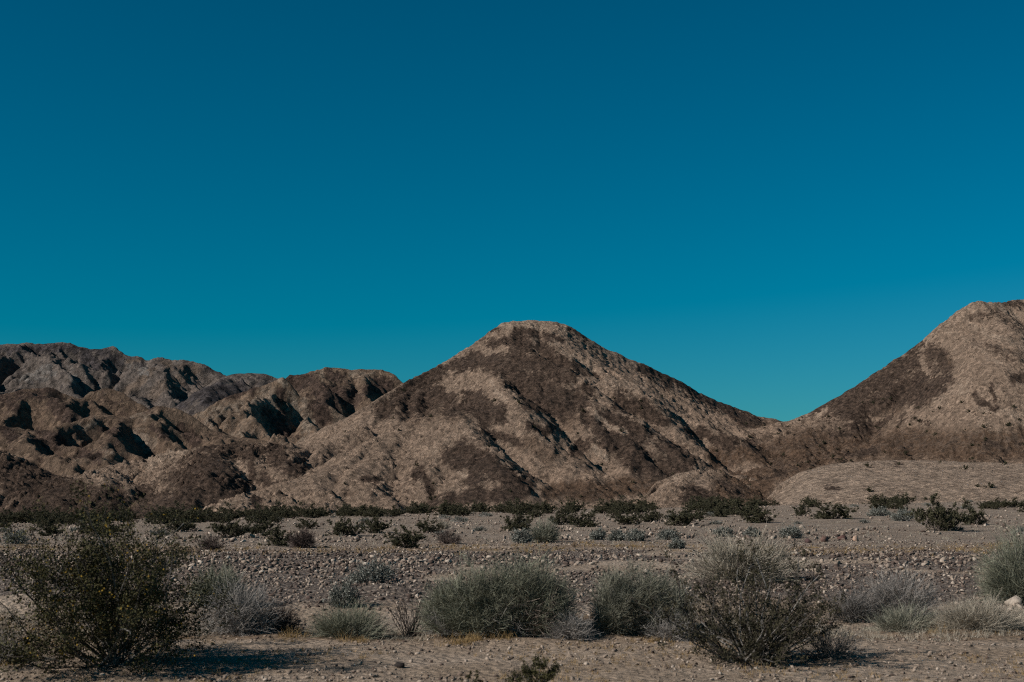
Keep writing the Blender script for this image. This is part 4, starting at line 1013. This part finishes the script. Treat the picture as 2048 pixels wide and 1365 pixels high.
while cnt < 170:
    Y = 125 + 112 * r.random() ** 0.7; px = r.uniform(-20, 2070)
    if fbm(np.array([px / 160.0]), np.array([Y / 60.0]), 2, 44)[0] < (-0.05 if px < 560 else -0.15 if px < 1450 else 0.02): continue
    x = (px - 1024) / FPX * Y
    H = r.uniform(0.8, 1.9) * (0.85 if px > 1500 else 1); R = H * r.uniform(0.85, 1.4)
    silverish = r.random() < 0.25
    zone = 'dark foothill at left' if px < 560 else 'broad central hill' if px < 1480 else 'long pale mound'
    far_creosote('small dark green creosote bush in the far row below the ' + zone, 0, 0, 0, 0, int(r.integers(0, 6)), 'creosotes in the far row below the ' + zone, (x, Y, float(groundz(x, Y))), R, H)
    cnt += 1
sil_st, sil_fo, sil_tw = dome(1, 1, 0.8, 91, nmain=50, nsub=12, width=0.035, sublen=0.4, wob=0.15, lumps=0.2, shell=0.5)
sil_me = (pmesh('stems', sil_st), pmesh('twigs', sil_fo))
sil_me[0].materials.append(M['dead']); sil_me[1].materials.append(M['silver'])
for k in range(46):
    Y = 85 + 125 * r.random() ** 0.9; px = r.uniform(-20, 2070); x = (px - 1024) / FPX * Y; s = r.uniform(0.35, 0.8)
    zone = 'left third' if px < 690 else 'middle third' if px < 1380 else 'right third'
    plant('silver_shrub', 'low pale silver-grey shrub scattered over the %s of the far plain' % zone, 'shrub', (x, Y, float(groundz(x, Y))), [('stems', sil_me[0], None), ('twigs', sil_me[1], None)], 'low silver shrubs over the %s of the far plain' % zone, r.uniform(0, 6), (s * 1.2, s * 1.2, s * 0.8))

# tiny shrubs dotted over the hills
dot_st, dot_fo, _, _ = creosote(1.0, 0.8, 300, nb=9, nsub=4, ntw=3, nleaf=7, lsize=0.12, thick=2.0, low=0.2)
dot_me = pmesh('hill_shrub', join([dot_st, dot_fo])); dot_me.materials.append(M['dkgreen'])
spots = [('pale_mound', 1740, 985), ('pale_mound', 1797, 930), ('pale_mound', 1736, 935), ('pale_mound', 1955, 975), ('pale_mound', 1980, 978), ('pale_mound', 1930, 940), ('pale_mound', 1880, 926), ('pale_mound', 1620, 940), ('pale_mound', 2010, 930), ('pale_mound', 1850, 1000)]
for k in range(130):
    hn = ['right_hill', 'main_hill', 'right_hill'][k % 3]
    if hn == 'right_hill': spots.append((hn, r.uniform(1430, 2048), r.uniform(800, 940)))
    else: spots.append((hn, r.uniform(640, 1520), r.uniform(780, 1030)))
for hn, px, py in spots:
    h = hill_at(hn, px, py)
    if h is None: continue
    s = r.uniform(0.6, 1.25)
    o = link('hill_shrub', dot_me, None, None, (h[0], h[1], h[2] - 0.08), r.uniform(0, 6), (s * 1.15, s * 1.15, s * 0.85))
    where = {'pale_mound': 'pale mound', 'right_hill': 'lower slope of the right hill', 'main_hill': 'slope of the central hill'}[hn]
    tag(o, 'tiny dark shrub dotted on the ' + where, 'shrub', 'tiny shrubs on the ' + where)

# ---------------------------------------------------------------- dry grass (uncountable)
def grass(name, label, xs_, ys_, hmin, hmax, w, mat, seed, per=16):
    r = np.random.default_rng(seed)
    n = len(xs_); gz_ = groundz(xs_, ys_); idx = np.repeat(np.arange(n), per)
    size = hmin + (hmax - hmin) * r.random(n) ** 1.6
    st = np.stack([xs_[idx], ys_[idx], gz_[idx] - 0.01], -1) + np.concatenate([r.normal(0, 1, (n * per, 2)) * (size[idx] * 0.3)[:, None], np.zeros((n * per, 1))], 1)
    d = r.normal(0, 0.5, (n * per, 3)) + np.array([0, 0, 1.0])
    pa = grow(st, d, size[idx] * (0.5 + 0.7 * r.random(n * per)), 3, 0.2, -0.08, r)
    o = link(name, pmesh(name, ribbons(pa, w, w * 0.3, r)), mat)
    return tag(o, label, 'grass', kind='stuff')
r = np.random.default_rng(95)
def patch(n, ya, yb, thr, seed):
    y = r.uniform(ya, yb, n * 4); x = (r.random(n * 4) - .5) * 2 * y * 1120 / FPX
    k = fbm(x * 0.35, y * 0.35, 3, seed) > thr
    return x[k][:n], y[k][:n]
x_, y_ = patch(1300, 14.0, 23.5, 0.0, 81)
grass('dry_grass', 'sparse short orange dry grass over the sandy foreground', x_, y_, 0.03, 0.11, 0.005, M['orange'], 1, 12)
x_, y_ = patch(900, 21.6, 24.2, -0.1, 82)
grass('dry_grass', 'pale straw grass fringe along the foot of the foreground shrubs', x_, y_, 0.06, 0.24, 0.005, M['straw'], 2, 16)
x_, y_ = patch(1300, 53, 68, 0.02, 83)
y_ = y_ - 9.0 * fbm(x_ * 0.06 + 3, y_ * 0 + 2.2, 3, 9)
grass('dry_grass', 'orange dry grass strip behind the stone bank', x_, y_, 0.06, 0.2, 0.014, M['orange'], 3, 10)
x_, y_ = patch(700, 66, 150, 0.05, 84)
grass('dry_grass', 'thin straw coloured grass over the far plain', x_, y_, 0.1, 0.3, 0.02, M['straw'], 4, 10)
tx = np.array([at_ground(px, py)[:2] for px, py in [(930, 1285), (918, 1290), (945, 1282), (1010, 1280), (1310, 1285), (700, 1285), (575, 1275), (1420, 1300), (1880, 1262)]])
grass('dry_grass', 'tufts of bright orange dry grass at the foot of the large green shrub', tx[:, 0].repeat(8) + r.normal(0, .12, 72), tx[:, 1].repeat(8) + r.normal(0, .12, 72), 0.08, 0.22, 0.005, M['orange'], 5, 26)
